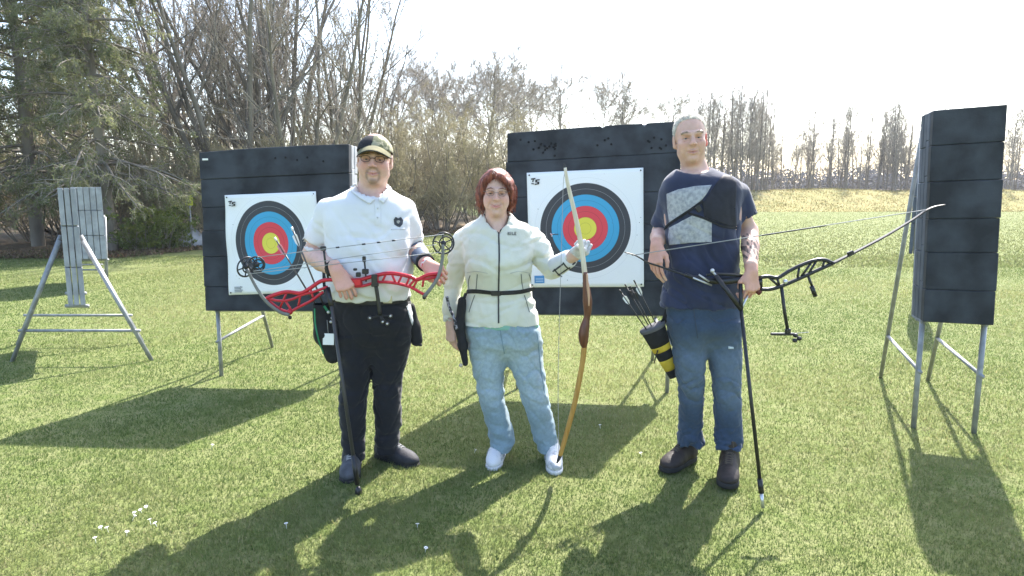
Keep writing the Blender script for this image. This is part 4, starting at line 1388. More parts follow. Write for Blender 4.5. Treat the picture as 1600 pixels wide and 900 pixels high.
def wrinkle(seed, freq, aniso=(1, 1, 1), n=5):
    r = np.random.default_rng(seed)
    ks = r.normal(0, 1, (n, 3)); ks /= np.linalg.norm(ks, axis=1)[:, None]
    ks *= np.array(aniso)[None] * freq * r.uniform(.6, 1.5, (n, 1))
    ph = r.uniform(0, 6.3, (n, 2)); kw = r.normal(0, freq * .5, (n, 3))
    def f(x, y, z):
        o = 0
        for i in range(n):
            s_ = np.sin(ks[i, 0] * x + ks[i, 1] * y + ks[i, 2] * z + ph[i, 0] + 1.4 * np.sin(kw[i, 0] * x + kw[i, 1] * y + kw[i, 2] * z + ph[i, 1]))
            o = o + (1 - 2 * np.abs(s_)) * .5 + .5 * s_
        return o / n
    return f
def creases(seed, freq, n=4, sharp=.24, aniso=(1, 1, 1.4)):
    """narrow valleys between soft folds of cloth"""
    r = np.random.default_rng(seed)
    ks = r.normal(0, 1, (n, 3)) * np.array(aniso); ks /= np.linalg.norm(ks, axis=1)[:, None]
    ks *= freq * r.uniform(.7, 1.4, (n, 1))
    kw, km, ph = r.normal(0, freq * .35, (n, 3)), r.normal(0, freq * .22, (n, 3)), r.uniform(0, 6.3, (n, 3))
    def f(x, y, z):
        o = 0
        for i in range(n):
            s_ = np.sin(ks[i, 0] * x + ks[i, 1] * y + ks[i, 2] * z + ph[i, 0] + 1.2 * np.sin(kw[i, 0] * x + kw[i, 1] * y + kw[i, 2] * z + ph[i, 1]))
            m = np.clip(-.25 + 1.25 * np.sin(km[i, 0] * x + km[i, 1] * y + km[i, 2] * z + ph[i, 2]), 0, 1)
            o = o - m * np.exp(-(s_ / sharp) ** 2)
        return o
    return f
def row(y, xl, xr, Y, ry, cy=None, zref=None):
    """one section of a body from its outline in the photo"""
    a, b = D(xl, y, Y), D(xr, y, Y)
    return ((a[2] + b[2]) / 2, (a[0] + b[0]) / 2, Y if cy is None else cy, (b[0] - a[0]) / 2, ry)
def trouser_legs(F, hips, legs, k=.03, p=2.2):
    F.loft(hips, .02, p=2.4)
    for L in legs:
        F.loft(L, k, p=p)
def make_mesh(F, name, m, parent, colfn=None, **kw):
    v, f = F.mesh()
    o = mesh_obj(name, v, f, m, parent, True, col=None if colfn is None else colfn(v), **kw)
    return o, v, f
def cast(bvh, px, lift=0.0):
    r = ray(*px); r = r / np.linalg.norm(r)
    loc, n, i, d = bvh.ray_cast(Vector(CAM), Vector(r))
    if loc is None:
        return None, None
    n = np.array(n)
    if np.dot(n, r) > 0: n = -n
    return np.array(loc) + n * lift, n
def patch(bvh, poly, lift, name, m, parent, step=3.0, thick=0.0015, fallback=None):
    """cloth patch lying on a surface; poly is its outline as seen in the photo"""
    P = np.array(poly, float)
    bm = bmesh.new()
    vs = [bm.verts.new((x, y, 0)) for x, y in P]
    bm.faces.new(vs)
    lo, hi = P.min(0), P.max(0)
    for ax in (0, 1):
        for t in np.arange(lo[ax] + step, hi[ax], step):
            co = [0, 0, 0]; co[ax] = float(t); no = [0, 0, 0]; no[ax] = 1
            bmesh.ops.bisect_plane(bm, geom=list(bm.verts) + list(bm.edges) + list(bm.faces), plane_co=co, plane_no=no)
    bmesh.ops.triangulate(bm, faces=bm.faces)
    bm.verts.index_update()
    V_, N_ = [], []
    bm.verts.ensure_lookup_table()
    for v in bm.verts:
        q, n = cast(bvh, (v.co.x, v.co.y), lift)
        V_.append(q); N_.append(n)
    ok = [i for i, q in enumerate(V_) if q is not None]
    for i, q in enumerate(V_):
        if q is None:
            j = min(ok, key=lambda t: (bm.verts[t].co - bm.verts[i].co).length) if ok else None
            Yd = V_[j][1]
            V_[i] = D(bm.verts[i].co.x, bm.verts[i].co.y, Yd); N_[i] = N_[j]
    f = [tuple(v.index for v in q.verts) for q in bm.faces]
    bm.free()
    o = MB().add(V_, f).build(name, m, parent, True)
    md = o.modifiers.new('cloth', 'SOLIDIFY'); md.thickness = thick; md.offset = 0
    return o
def strip(bvh, pts, w, lift, name, m, parent, n=24, thick=0.003, smooth_=True):
    """strap along a surface: width w in metres, centre line given in photo pixels"""
    P = smooth_path([(x, y, 0) for x, y in pts], n)
    C, N_ = [], []
    for q in P:
        c, nn = cast(bvh, q[:2], 0)
        if c is None:
            if not C: continue
            c = D(q[0], q[1], C[-1][1]); nn = N_[-1]
        C.append(c); N_.append(nn)
    if len(C) < 3:
        return None
    C = np.array(C); N_ = np.array(N_)
    if len(C) > 6:
        for _ in range(2):
            C[1:-1] = (C[:-2] + C[1:-1] * 2 + C[2:]) / 4
            N_[1:-1] = (N_[:-2] + N_[1:-1] * 2 + N_[2:]) / 4
    T = np.gradient(C, axis=0)
    v = []
    for c, nn, t in zip(C, N_, T):
        nn = nrm(nn); s_ = nrm(np.cross(t, nn))
        for a, b in ((-.5, 0), (-.42, 1), (.42, 1), (.5, 0)):
            v.append(c + s_ * w * a + nn * (lift + thick * b))
    f = []
    for i in range(len(C) - 1):
        for j in range(3):
            f.append((i * 4 + j, i * 4 + j + 1, i * 4 + 5 + j, i * 4 + 4 + j))
    return MB().add(v, f).build(name, m, parent, False)
def torus_strip(name, m, parent, c, rx, ry, h, thick, yaw=0, tilt=(0, 0), n=48, p=2.3):
    """belt: an elliptical band"""
    v, f = [], []
    for i in range(n):
        t = 2 * math.pi * i / n
        cx, sx = math.cos(t), math.sin(t)
        ex_ = math.copysign(abs(cx) ** (2 / p), cx); ey_ = math.copysign(abs(sx) ** (2 / p), sx)
        for a, b in ((0, -.5), (1, -.4), (1, .4), (0, .5)):
            x, y = (rx + thick * a) * ex_, (ry + thick * a) * ey_
            v.append((c[0] + x * math.cos(yaw) - y * math.sin(yaw), c[1] + x * math.sin(yaw) + y * math.cos(yaw), c[2] + h * b + tilt[0] * x + tilt[1] * y))
        j = (i + 1) % n
        for q in range(3):
            f.append((i * 4 + q, j * 4 + q, j * 4 + q + 1, i * 4 + q + 1))
    return MB().add(v, f).build(name, m, parent, True)
def shoe(parent, heel, toe, up_m, sole_m, w=.048, h=.075, shaft=None, name='shoe', lace=None, sole_h=.022, bulky=1.0):
    """heel and toe are ground points; child sole, laces"""
    heel, toe = np.asarray(heel, float), np.asarray(toe, float)
    d = nrm(toe - heel); L = np.linalg.norm(toe - heel); s_ = V(-d[1], d[0], 0)
    z = V(0, 0, 1)
    lo = np.minimum(heel, toe) - .09; hi = np.maximum(heel, toe) + .09
    top = shaft if shaft else .10
    F = Field(axis(lo[0], hi[0], .0045), axis(lo[1], hi[1], .0045), axis(-.01, top + .03, .0045))
    R = np.stack([d, s_, z], 1)
    g = lambda t, zz, q=0: heel + d * L * t + z * zz + s_ * q
    F.ell(g(.80, .036), V(.062 * bulky, w * .98, .034), R, .02)
    F.ell(g(.62, .044), V(.075, w, .044), R, .03)
    F.ell(g(.36, .055), V(.080, w * .82, .054), R, .03)
    F.ell(g(.16, .048), V(.052, w * .82, .056), R, .03)
    F.cone(g(.22, .06), g(.22, top), w * .85, w * .82, .03, squash=(d, .85))
    F.cone(g(.42, .085), g(.60, .062), .028, .026, .02)
    F.cut(g(.5, sole_h * .7), (0, 0, -1))
    wk = wrinkle(int(abs(heel[0]) * 1000) % 97, 90)
    F.displace(lambda x, y, q: .0016 * wk(x, y, q))
    o, v, f = make_mesh(F, name, up_m, parent)
    F2 = Field(F.xs, F.ys, axis(-.012, sole_h + .03, .004))
    F2.ell(g(.80, .010), V(.066 * bulky, w * 1.06, .05), R, .02)
    F2.ell(g(.50, .010), V(.100, w * 1.00, .05), R, .03)
    F2.ell(g(.18, .010), V(.060, w * .92, .05), R, .03)
    F2.cut(V(0, 0, sole_h), (0, 0, 1)); F2.cut(V(0, 0, 0.0), (0, 0, -1))
    make_mesh(F2, 'sole', sole_m, o)
    bv = bvh_of(v, f)
    if lace is not None:
        b = MB()
        for i in range(5 if not shaft or shaft < .12 else 7):
            t = .64 - .055 * i
            for sg in (-1, 1):
                a_, c_ = None, []
                for e in np.linspace(-1, 1, 7):
                    o_ = g(t - .02 * e * sg, .25, e * .020)
                    hit = bv.ray_cast(Vector(o_ + d * .12 * 0), Vector((0, 0, -1)))
                    if hit[0] is not None:
                        c_.append(np.array(hit[0]) + z * .0015)
                if len(c_) > 2:
                    b.tube(c_, .0024, 5)
        if b.v:
            b.build('laces', lace, o)
    return o
def rod(parent, name, pts, r, m, n=8, **kw):
    return MB().tube(pts, r, n, **kw).build(name, m, parent)
# ------------------------------------------------------------------ man in navy T-shirt with the black bow
def person_grid(xlo, xhi, ylo, yhi, zhi, head, hands, step=.008, fine=.0025, hfine=.003):
    """grid finer round the head and the hands"""
    fx = [(head[0] - .10, head[0] + .10, fine)] + [(h[0] - .07, h[0] + .07, hfine) for h in hands]
    fy = [(head[1] - .13, head[1] + .06, fine)] + [(h[1] - .08, h[1] + .08, hfine) for h in hands]
    fz = [(head[2] - .135, head[2] + .14, fine)] + [(h[2] - .13, h[2] + .07, hfine) for h in hands]
    return Field(axis(xlo, xhi, step, fx), axis(ylo, yhi, step, fy), axis(0.02, zhi, step, fz))
SKIN_A, SKIN_B, SKIN_C = (.60, .385, .305), (.62, .395, .32), (.62, .41, .335)
M_NAVY = mat('navy_cotton', (0.020, 0.027, 0.064), 0.9, 0.22, 7, bump=.25, bscale=240, sheen=.25, bdist=.003)
def jeans_mat(name, c, c2, s=3.2):
    return mat(name, c, 0.9, 0, s, color2=c2, bump=.35, bscale=420, bdist=.002, contrast=(.34, .66), sheen=.15, stretch=(1.3, 1.3, .6))
M_JEANS_BLUE = jeans_mat('blue_denim', (0.022, 0.042, 0.085), (0.085, 0.130, 0.195), 5)
M_BOOT = mat('dark_leather', (0.030, 0.022, 0.020), 0.65, 0.3, 20, bump=.5, bscale=80, bdist=.003)
M_SOLE_DARK = mat('dark_rubber', (0.02, 0.02, 0.02), 0.8, .2)
M_LACE = mat('dark_lace', (0.10, 0.08, 0.06), .8)
M_BLACK = mat('black_anodised', (0.012, 0.012, 0.014), 0.38, .2, spec=.5)
M_BLACK_MATT = mat('black_nylon', (0.014, 0.014, 0.017), 0.85, .25, 30, bump=.3, bscale=300, bdist=.002)
M_SILVER = mat('silver_metal', (0.62, 0.62, 0.63), 0.3, .1, metal=.8)
M_STRING = mat('bow_string', (0.30, 0.30, 0.30), .7)

Y3 = 3.37
H3 = Head(D(1078.5, 217.5, 3.36), hframe(-.13, .05, -.085), .965, 1.0)
nb3 = D(1086, 268, 3.40)
wrA = D(1026, 384, 3.27); elA = D(1032, 362, 3.53); shA = D(1048, 308, 3.40)
wrB = D(1174, 424, 3.155); elB = D(1171, 362, 3.42); shB = D(1152, 304, 3.40)
man3 = thing('person', 'person in navy printed T-shirt, jeans and dark boots holding a black bow', 'person', (D(1098, 740, Y3)[0], Y3, 0), 'people posing with bows')
F = person_grid(.55, 1.36, 3.06, 3.68, 1.87, H3.c, [wrA, wrB])
H3.sculpt(F, nb3, .058, smile=.3, jaw=1.0, mouth=1.0, nose=1.08)
F.cone(nb3, D(1085, 281, 3.33), .055, .03, .03)
F.loft([row(270, 1050, 1130, Y3, .07), row(300, 1040, 1150, Y3, .10), row(400, 1046, 1148, Y3, .10), row(500, 1048, 1150, Y3, .105)], .03)
for x, q in ((1078, .07), (1133, 0)):
    F.cone(D(x, 500, Y3), D(x + 2, 600, Y3 + q * .3), .065, .042, .03); F.cone(D(x + 2, 600, Y3 + q * .3), D(x + 2, 655, Y3 + q * .7), .042, .034, .02)
for s_, e, w in ((shA, elA, wrA), (shB, elB, wrB)):
    F.cone(s_ + (e - s_) * .25, e, .030, .038, .03); F.cone(e, e + (w - e) * .4, .043, .042, .02); F.cone(e + (w - e) * .4, w, .042, .0285, .015)
XA, YA, ZA, _ = sculpt_hand(F, wrA, V(-.10, -.28, -.92), V(-.75, -.62, .1), 'R', [(14, 22, 14), (18, 26, 16), (24, 30, 18), (30, 34, 20)], TH_RELAX, 1.0, .05)
gB = nrm(V(.05, -.18, -.98))
XB, YB, ZB, _ = sculpt_hand(F, wrB, gB, V(.42, -.90, .1), 'L', [(38, 58, 40), (42, 62, 42), (44, 64, 42), (46, 64, 42)], TH_GRIP, 1.0, .03)
def col3(v):
    c = H3.paint(v, SKIN_A, (.42, .17, .14), (.30, .22, .16), .35, hair=(.50, .46, .40), red_ear=.9)
    # tattoo on the forearm
    t = np.clip(((v - elB) @ (wrB - elB)) / ((wrB - elB) @ (wrB - elB)), -1, 2)
    near = np.linalg.norm(v - (elB + t[:, None] * (wrB - elB)), axis=1) < .06
    n_ = np.sin(v[:, 2] * 150 + 2 * np.sin(v[:, 0] * 190)) + np.sin(v[:, 0] * 260 + v[:, 2] * 60)
    tt = near & (t > .22) & (t < .80) & (v[:, 0] < elB[0] - .004) & (n_ > .1)
    c[tt] = c[tt] * .18 + np.array([.02, .025, .035])
    hd = (np.linalg.norm(v - (wrA + YA * .06), axis=1) < .10) | (np.linalg.norm(v - (wrB + YB * .06), axis=1) < .10)
    c[hd] = c[hd] * np.array([1.02, .86, .84])
    return c
body3, v_, f_ = make_mesh(F, 'body', M_SKIN, man3, col3)
H3.eyes(body3, (.10, .12, .14), .35)
H3.brows(man3, (.30, .24, .19), 130, 1)
# short grey hair: a thin cap of tufts
def short_hair(H, parent, colr, n, seed, zmin, name='hair', zmax=1.0):
    r = np.random.default_rng(seed)
    v, f = [], []
    k = 0
    while k < n:
        d = r.normal(0, 1, 3); d /= np.linalg.norm(d)
        q = V(d[0] * .0765, .016 + d[1] * .0975, .042 + d[2] * .0865)
        if q[2] < zmin or q[2] > zmax or not hairline(q[None])[0]:
            continue
        p = H.p(*q); nn = H.R @ nrm(V(d[0] / .0765, d[1] / .0975, d[2] / .0865))
        t = nrm(np.cross(nn, r.normal(0, 1, 3)))
        l = r.uniform(.006, .011)
        tip = p + nrm(nn + t * r.normal(0, .5) + V(0, .3, -.3) * .3) * l
        s2 = np.cross(nn, t) * .0022
        b = len(v)
        v += [p - s2 - nn * .002, p + s2 - nn * .002, tip]; f.append((b, b + 1, b + 2)); k += 1
    return mesh_obj(name, np.array(v), np.array(f), mat(name + '_strands', colr, .6, .25, 60, transl=.3), parent, False)
short_hair(H3, man3, (.72, .70, .66), 7500, 5, -.1)
# T-shirt
def sleeve_end(F, s_, e, r):
    d = nrm(e - s_)
    F.cone(e, e + d * .16, r + .06, r + .06, .001, 's', flat=True)
    F.cone(e - d * .03, e + d * .02, r - .012, r - .010, .003, 's', flat=True)
F = Field(axis(.50, 1.42, .0065), axis(3.12, 3.66, .0065), axis(.78, 1.66, .0065))
eA, eB = shA + (elA - shA) * .92, shB + (elB - shB) * .60
F.cone(shA, eA, .060, .063, .035); F.cone(shB, eB, .064, .068, .035)
sleeve_end(F, shA, eA, .064); sleeve_end(F, shB, eB, .067)
F.loft([row(259, 1066, 1106, Y3 + .01, .055), row(267, 1052, 1122, Y3 + .01, .075), row(278, 1040, 1148, Y3, .100), row(292, 1034, 1158, Y3, .118), row(315, 1036, 1156, Y3, .130), row(350, 1038, 1154, Y3, .130),
        row(400, 1040, 1155, Y3, .124), row(440, 1036, 1155, Y3, .126), row(479, 1030, 1155, Y3, .127)], .035, p=2.4)
F.ell(D(1086, 257, 3.34), V(.082, .12, .058), rotm(0, -.25, -.12), .012, 's')
w1, w2 = wrinkle(3, 22, (1, 1, 1.2)), wrinkle(4, 55, (1, 1, .7))
cr = creases(101, 30)
F.displace(lambda x, y, z: .007 * cr(x, y, z) * np.clip((1.45 - z) / .2, .2, 1))
F.displace(lambda x, y, z: (.011 * w1(x, y, z) + .0045 * w2(x, y, z)) * np.clip((1.50 - z) / .25, .3, 1) * 1.25)
shirt3, v_, f_ = make_mesh(F, 'tshirt', M_NAVY, man3)
bv3 = bvh_of(v_, f_)
# print, straps, chest guard
def print_mat():
    m = mat('grey_print', (0.24, 0.25, 0.28), .9, 0, 60, color2=(.40, .41, .44), detail=9, contrast=(.33, .62))
    return m
M_PRINT = print_mat()
patch(bv3, [(1042, 303), (1060, 296), (1085, 291), (1112, 289), (1104, 303), (1096, 313), (1080, 326), (1062, 338), (1046, 349), (1043, 325)], .0022, 'print', M_PRINT, shirt3)
patch(bv3, [(1046, 356), (1066, 345), (1083, 336), (1098, 340), (1112, 346), (1112, 378), (1080, 379), (1046, 383), (1044, 370)], .0022, 'print', M_PRINT, shirt3)
M_GUARD = mat('black_mesh', (0.010, 0.011, 0.020), .7, .2, 40, bump=.5, bscale=500, bdist=.002)
patch(bv3, [(1130, 274), (1142, 276), (1150, 285), (1150, 300), (1148, 325), (1150, 353), (1138, 354), (1122, 347), (1100, 339), (1097, 318), (1107, 303), (1120, 285)], .0035, 'chest_guard', M_GUARD, man3, thick=.0025)
strip(bv3, [(1098, 314), (1080, 327), (1062, 339), (1046, 350), (1039, 358)], .013, .003, 'strap', M_BLACK_MATT, man3)
strip(bv3, [(1076, 333), (1092, 338), (1110, 345), (1130, 354), (1150, 356)], .012, .0035, 'strap', M_BLACK_MATT, man3)
q, n_ = cast(bv3, (1091, 326), .006)
MB().box(q, (.026, .008, .03), (.8, 0, .6), n_, (-.6, 0, .8), .002).build('buckle', M_BLACK, man3, False)
# jeans
F = Field(axis(.70, 1.24, .0065), axis(3.2, 3.58, .0065), axis(.08, .96, .0065))
trouser_legs(F, [row(468, 1034, 1152, Y3, .118), row(490, 1041, 1156, Y3, .118), row(510, 1044, 1158, Y3, .122), row(526, 1048, 1154, Y3 + .005, .100), row(540, 1058, 1144, Y3 + .008, .07), row(552, 1070, 1132, Y3 + .008, .04)],
             [[row(500, 1043, 1106, Y3, .108), row(518, 1046, 1105, Y3, .102), row(545, 1049, 1103, Y3, .092), row(575, 1055, 1102, Y3 - .01, .083), row(600, 1059, 1101, Y3, .078), row(640, 1061, 1099, Y3 + .04, .072), row(668, 1059, 1099, Y3 + .065, .072), row(695, 1056, 1101, Y3 + .075, .078)],
              [row(500, 1097, 1157, Y3, .108), row(518, 1099, 1158, Y3, .102), row(545, 1104, 1158, Y3, .092), row(575, 1109, 1158, Y3 - .015, .083), row(600, 1112, 1158, Y3 - .02, .078), row(640, 1115, 1158, Y3 - .01, .074), row(672, 1116, 1160, Y3, .072), row(699, 1114, 1161, Y3 - .01, .076)]])
wz, wk = wrinkle(8, 60, (.35, .35, 1.2)), wrinkle(9, 30)
def fold(x, y, z, knee, ank, cro):
    return np.exp(-((z - knee) / .10) ** 2) * .9 + np.exp(-((z - ank) / .09) ** 2) * 1.2 + np.exp(-((z - cro) / .08) ** 2) * .6 + .25
cr = creases(102, 42, 5)
F.displace(lambda x, y, z: .009 * cr(x, y, z) * np.clip(fold(x, y, z, .46, .14, .68), .3, 1))
F.displace(lambda x, y, z: .015 * wz(x, y, z) * fold(x, y, z, .46, .14, .68) + .007 * wk(x, y, z))
def fade(v, Yc, dark, light, zt, zk):
    """washed-out denim: worn thighs and knees, dark seams"""
    n = smooth_noise(v[:, 0] * 3 + v[:, 1], v[:, 2] * 1.2, 77, 14.0)
    f = np.exp(-((v[:, 2] - zt) / .13) ** 2) + .8 * np.exp(-((v[:, 2] - zk) / .09) ** 2)
    f = np.clip(f * np.clip((Yc + .02 - v[:, 1]) / .10, 0, 1) * .85 + .05 * n, 0, 1)[:, None]
    return np.array(dark) * (1 - f) + np.array(light) * f
def denim_v(name):
    return mat(name, vcol=True, rough=.9, var=.16, scale=70, bump=.35, bscale=420, bdist=.002, sheen=.15, detail=6)
jeans3, v_, f_ = make_mesh(F, 'jeans', denim_v('blue_denim_worn'), man3, lambda v: fade(v, Y3, (.033, .058, .108), (.115, .160, .220), .60, .42))
bvj3 = bvh_of(v_, f_)
M_SEAM = mat('seam', (.045, .06, .09), .9)
strip(bvj3, [(1084, 482), (1086, 500), (1090, 528)], .005, .001, 'fly_seam', M_SEAM, jeans3, thick=.002)
strip(bvj3, [(1108, 494), (1125, 505), (1150, 497)], .004, .001, 'pocket_seam', M_SEAM, jeans3, thick=.002)
strip(bvj3, [(1048, 492), (1058, 506), (1070, 497)], .004, .001, 'pocket_seam', M_SEAM, jeans3, thick=.002)
M_PALE_SEAM = mat('frayed_patch', (.45, .5, .55), .9)
patch(bvj3, [(1138, 541), (1146, 542), (1146, 545), (1138, 545)], .002, 'frayed_spot', M_PALE_SEAM, jeans3)
# boots
tl = G(1037, 738)
shoe(man3, tl + V(.205, .195, 0), tl, M_BOOT, M_SOLE_DARK, .050, .08, .20, 'boot', M_LACE, .028)
tb = G(1136, 764)
shoe(man3, tb + nrm(G(1140, 728) - tb) * .285, tb, M_BOOT, M_SOLE_DARK, .052, .08, .165, 'boot', M_LACE, .028)

# --- black recurve bow
YB3 = 3.165
b3 = lambda x, y, d=0.0: D(x, y, YB3 + d)
bow3 = thing('recurve_bow', 'black bow with long stabiliser rod, held sideways by the tattooed man', 'bow', b3(1180, 440))
M_LIMB = mat('black_limb', (0.022, 0.022, 0.024), .45, .15)
# riser
MB().tube(smooth_path([b3(1070, 429), b3(1085, 434), b3(1105, 438), b3(1130, 440), b3(1158, 437), b3(1175, 440), b3(1190, 441)], 20), [.010] * 4 + [.014] * 6 + [.016] * 10, 8, squash=(1, .8)).build('riser', M_BLACK, bow3)
MB().tube(smooth_path([b3(1104, 430), b3(1118, 428), b3(1140, 429), b3(1160, 431)], 10), .007, 6).build('riser_strut', M_BLACK, bow3)
for p_ in ([(1186, 434), (1200, 432), (1215, 434), (1232, 424), (1250, 415), (1272, 407), (1288, 406), (1300, 411)],
           [(1188, 452), (1202, 452), (1218, 448), (1238, 440), (1258, 431), (1280, 421), (1300, 412)]):
    MB().tube(smooth_path([b3(*q) for q in p_], 22), .0095, 8).build('riser_strut', M_BLACK, bow3)
for a, c_ in (((1189, 434), (1190, 453)), ((1214, 434), (1219, 449)), ((1200, 432), (1218, 448)), ((1249, 416), (1246, 436)), ((1262, 430), (1276, 407)), ((1284, 420), (1289, 406)), ((1252, 432), (1268, 410))):
    MB().tube([b3(*a), b3(*c_)], .006, 6).build('riser_strut', M_BLACK, bow3)
MB().tube(smooth_path([b3(1172, 446, -.0), b3(1180, 452), b3(1188, 458)], 6), .013, 8).build('grip', mat('dark_red_grip', (.10, .02, .02), .5), bow3)
MB().ball(b3(1227, 440, -.012), .012, 10, 6).build('limb_bolt', M_SILVER, bow3)
MB().ball(b3(1113, 423, -.010), .011, 10, 6).build('limb_bolt', M_SILVER, bow3)
MB().tube([b3(1113, 424, -.008), b3(1122, 434, -.004)], .006, 6).build('bolt_stem', M_SILVER, bow3)
for a, c_ in (((1083, 434), (1112, 446)), ((1092, 429), (1108, 440))):
    MB().tube([b3(*a, -.012), b3(*c_, -.012)], .0042, 6).build('silver_plate', M_SILVER, bow3)
def limb(name, pts, r, m, parent, n=26):
    P = smooth_path(pts, n)
    MB().tube(P, np.linspace(r[0], r[1], n), 8, squash=(.35, 1.0), ref=np.array([0, 0, 1.0])).build(name, m, parent)
limb('limb', [b3(1300, 412), b3(1318, 403), b3(1340, 392), b3(1385, 368), b3(1425, 344), b3(1447, 329), b3(1460, 323), b3(1476, 320)], (.017, .009), M_LIMB, bow3, 34)
limb('limb', [b3(1072, 430), b3(1050, 423), b3(1030, 416), b3(1012, 410), b3(1000, 403), b3(990, 398), b3(976, 394)], (.016, .008), M_LIMB, bow3)
MB().box(b3(1329, 396, -.01), (.03, .016, .022), (.9, 0, .4), (0, 1, 0), (-.4, 0, .9), .003).build('limb_dampener', M_BLACK, bow3, False)
MB().tube([b3(987, 399), b3(1452, 327)], .0022, 6).build('bow_string', M_STRING, bow3)
MB().tube([b3(1190, 368), b3(1290, 352.5)], .0034, 6).build('string_serving', M_BLACK, bow3)
# stabilisers
tip_g = G(1192, 792)
jn = D(1158, 484, 3.11)
rod(bow3, 'stabiliser_rod', [jn, jn + (tip_g - jn) * .90], .0088, M_BLACK, 10)
rod(bow3, 'rod_weight', [jn + (tip_g - jn) * .86, jn + (tip_g - jn) * .93], .013, M_BLACK, 10)
rod(bow3, 'rod_tip', [jn + (tip_g - jn) * .93, jn + (tip_g - jn) * 1.0 - V(0, 0, .004)], .0085, M_SILVER, 10)
rod(bow3, 'side_rod', [b3(1118, 430, -.02), jn], .011, M_BLACK)
rod(bow3, 'side_rod', [b3(1157, 440, -.01), jn], .010, M_BLACK)
rod(bow3, 'side_rod', [b3(1171, 455, -.01), jn], .006, M_SILVER)
rod(bow3, 'sight_bar', [b3(1221, 448), b3(1226, 488), b3(1231, 517)], .0085, M_BLACK)
MB().box(b3(1223, 522), (.115, .018, .012), bev=.003).build('sight_block', M_BLACK, bow3, False)
rod(bow3, 'sight_pin', [b3(1240, 521), b3(1264, 519)], .0016, M_STRING)
for q in ((1243, 524), (1249, 529), (1242, 532)):
    MB().ball(b3(*q, -.01), (.013, .012, .011), 8, 5).build('sight_knob', M_BLACK, bow3)
MB().box(b3(1231, 517), (.026, .02, .024), bev=.004).build('sight_clamp', M_BLACK, bow3, False)
rod(bow3, 'dampener_rod', [b3(1263, 432), b3(1270, 450)], .0065, M_BLACK)
rod(bow3, 'dampener_weight', [b3(1268, 447), b3(1274, 463)], .011, M_BLACK)

# --- quiver and arrows at his hip
M_YEL = mat('yellow_nylon', (0.50, 0.36, 0.035), .8, .2, 12, bump=.3, bscale=200, bdist=.002)
M_GREYN = mat('grey_nylon', (0.10, 0.10, 0.11), .85, .2)
q0, q1 = D(1020, 512, 3.36), D(1053, 589, 3.40)
quiv = thing('quiver', 'yellow and black tapered quiver hanging at the hip of the jeans', 'quiver', q1)
def qseg(t0, t1, m, name, grow_=0.0):
    ts = np.linspace(t0, t1, 5)
    MB().tube([q0 + (q1 - q0) * t for t in ts], [(.066 - .042 * t) + grow_ for t in ts], 16, squash=(.55, 1.0), ref=V(0, -1, 0)).build(name, m, quiv)
qseg(.0, .34, M_BLACK_MATT, 'body'); qseg(.34, .45, M_YEL, 'yellow_band', .0008); qseg(.45, .62, M_BLACK_MATT, 'body')
qseg(.62, .84, M_YEL, 'yellow_band', .0008); qseg(.84, 1.0, M_BLACK_MATT, 'tip'); qseg(-.03, .03, M_GREYN, 'rim', .003)
strip_p = [q0 + V(.05, -.0, .02), D(1042, 490, 3.37), D(1046, 474, 3.36)]
MB().tube(strip_p, .016, 6, squash=(.3, 1), ref=V(0, -1, 0)).build('hanger', M_BLACK_MATT, quiv)
rod(quiv, 'cord', [D(1028, 547, 3.35), D(1024, 560, 3.35), D(1022, 568, 3.35)], .003, M_BLACK_MATT)
def arrow(label, a, c_, vane_m, nock_m, group, shaft_m=None, rs=.0032, vl=.06, vh=.013):
    a, c_ = np.asarray(a, float), np.asarray(c_, float)      # nock end, other end
    t = thing('arrow', label, 'arrow', c_, group)
    d = nrm(c_ - a)
    MB().tube([a, c_], rs, 7).build('shaft', shaft_m or M_BLACK, t)
    s1 = nrm(np.cross(d, V(0, 1, 0.1))); s2 = np.cross(d, s1)
    for k in range(3):
        an = 2.094 * k + .5
        e = s1 * math.cos(an) + s2 * math.sin(an)
        p0 = a + d * .025
        MB().prism([p0, p0 + d * .008 + e * vh, p0 + d * vl * .6 + e * vh * .9, p0 + d * vl], np.cross(d, e) * .0012).build('vane', vane_m, t, False)
    MB().tube([a - d * .012, a + d * .008], rs * 1.25, 7).build('nock', nock_m, t)
    return t
M_WHITE_PL = mat('white_vane_plastic', (.75, .75, .73), .5, .05)
ALB = ['arrow leaning farthest out of the yellow quiver, with pale vanes', 'dark-vaned arrow between the pale-vaned ones in the yellow quiver',
       'pale-vaned arrow reaching highest out of the yellow quiver', 'dark-vaned arrow close beside the farthest-leaning one in the yellow quiver']
for i, (a, c_) in enumerate((((970, 456), (1013, 512)), ((986, 450), (1021, 511)), ((992, 441), (1028, 509)), ((978, 447), (1017, 510)))):
    arrow(ALB[i], D(*a, 3.33 + .02 * i), D(*c_, 3.35 + .012 * i) + (q1 - q0) * .25, M_WHITE_PL if i % 2 == 0 else M_BLACK, M_BLACK, 'arrows in the yellow quiver')
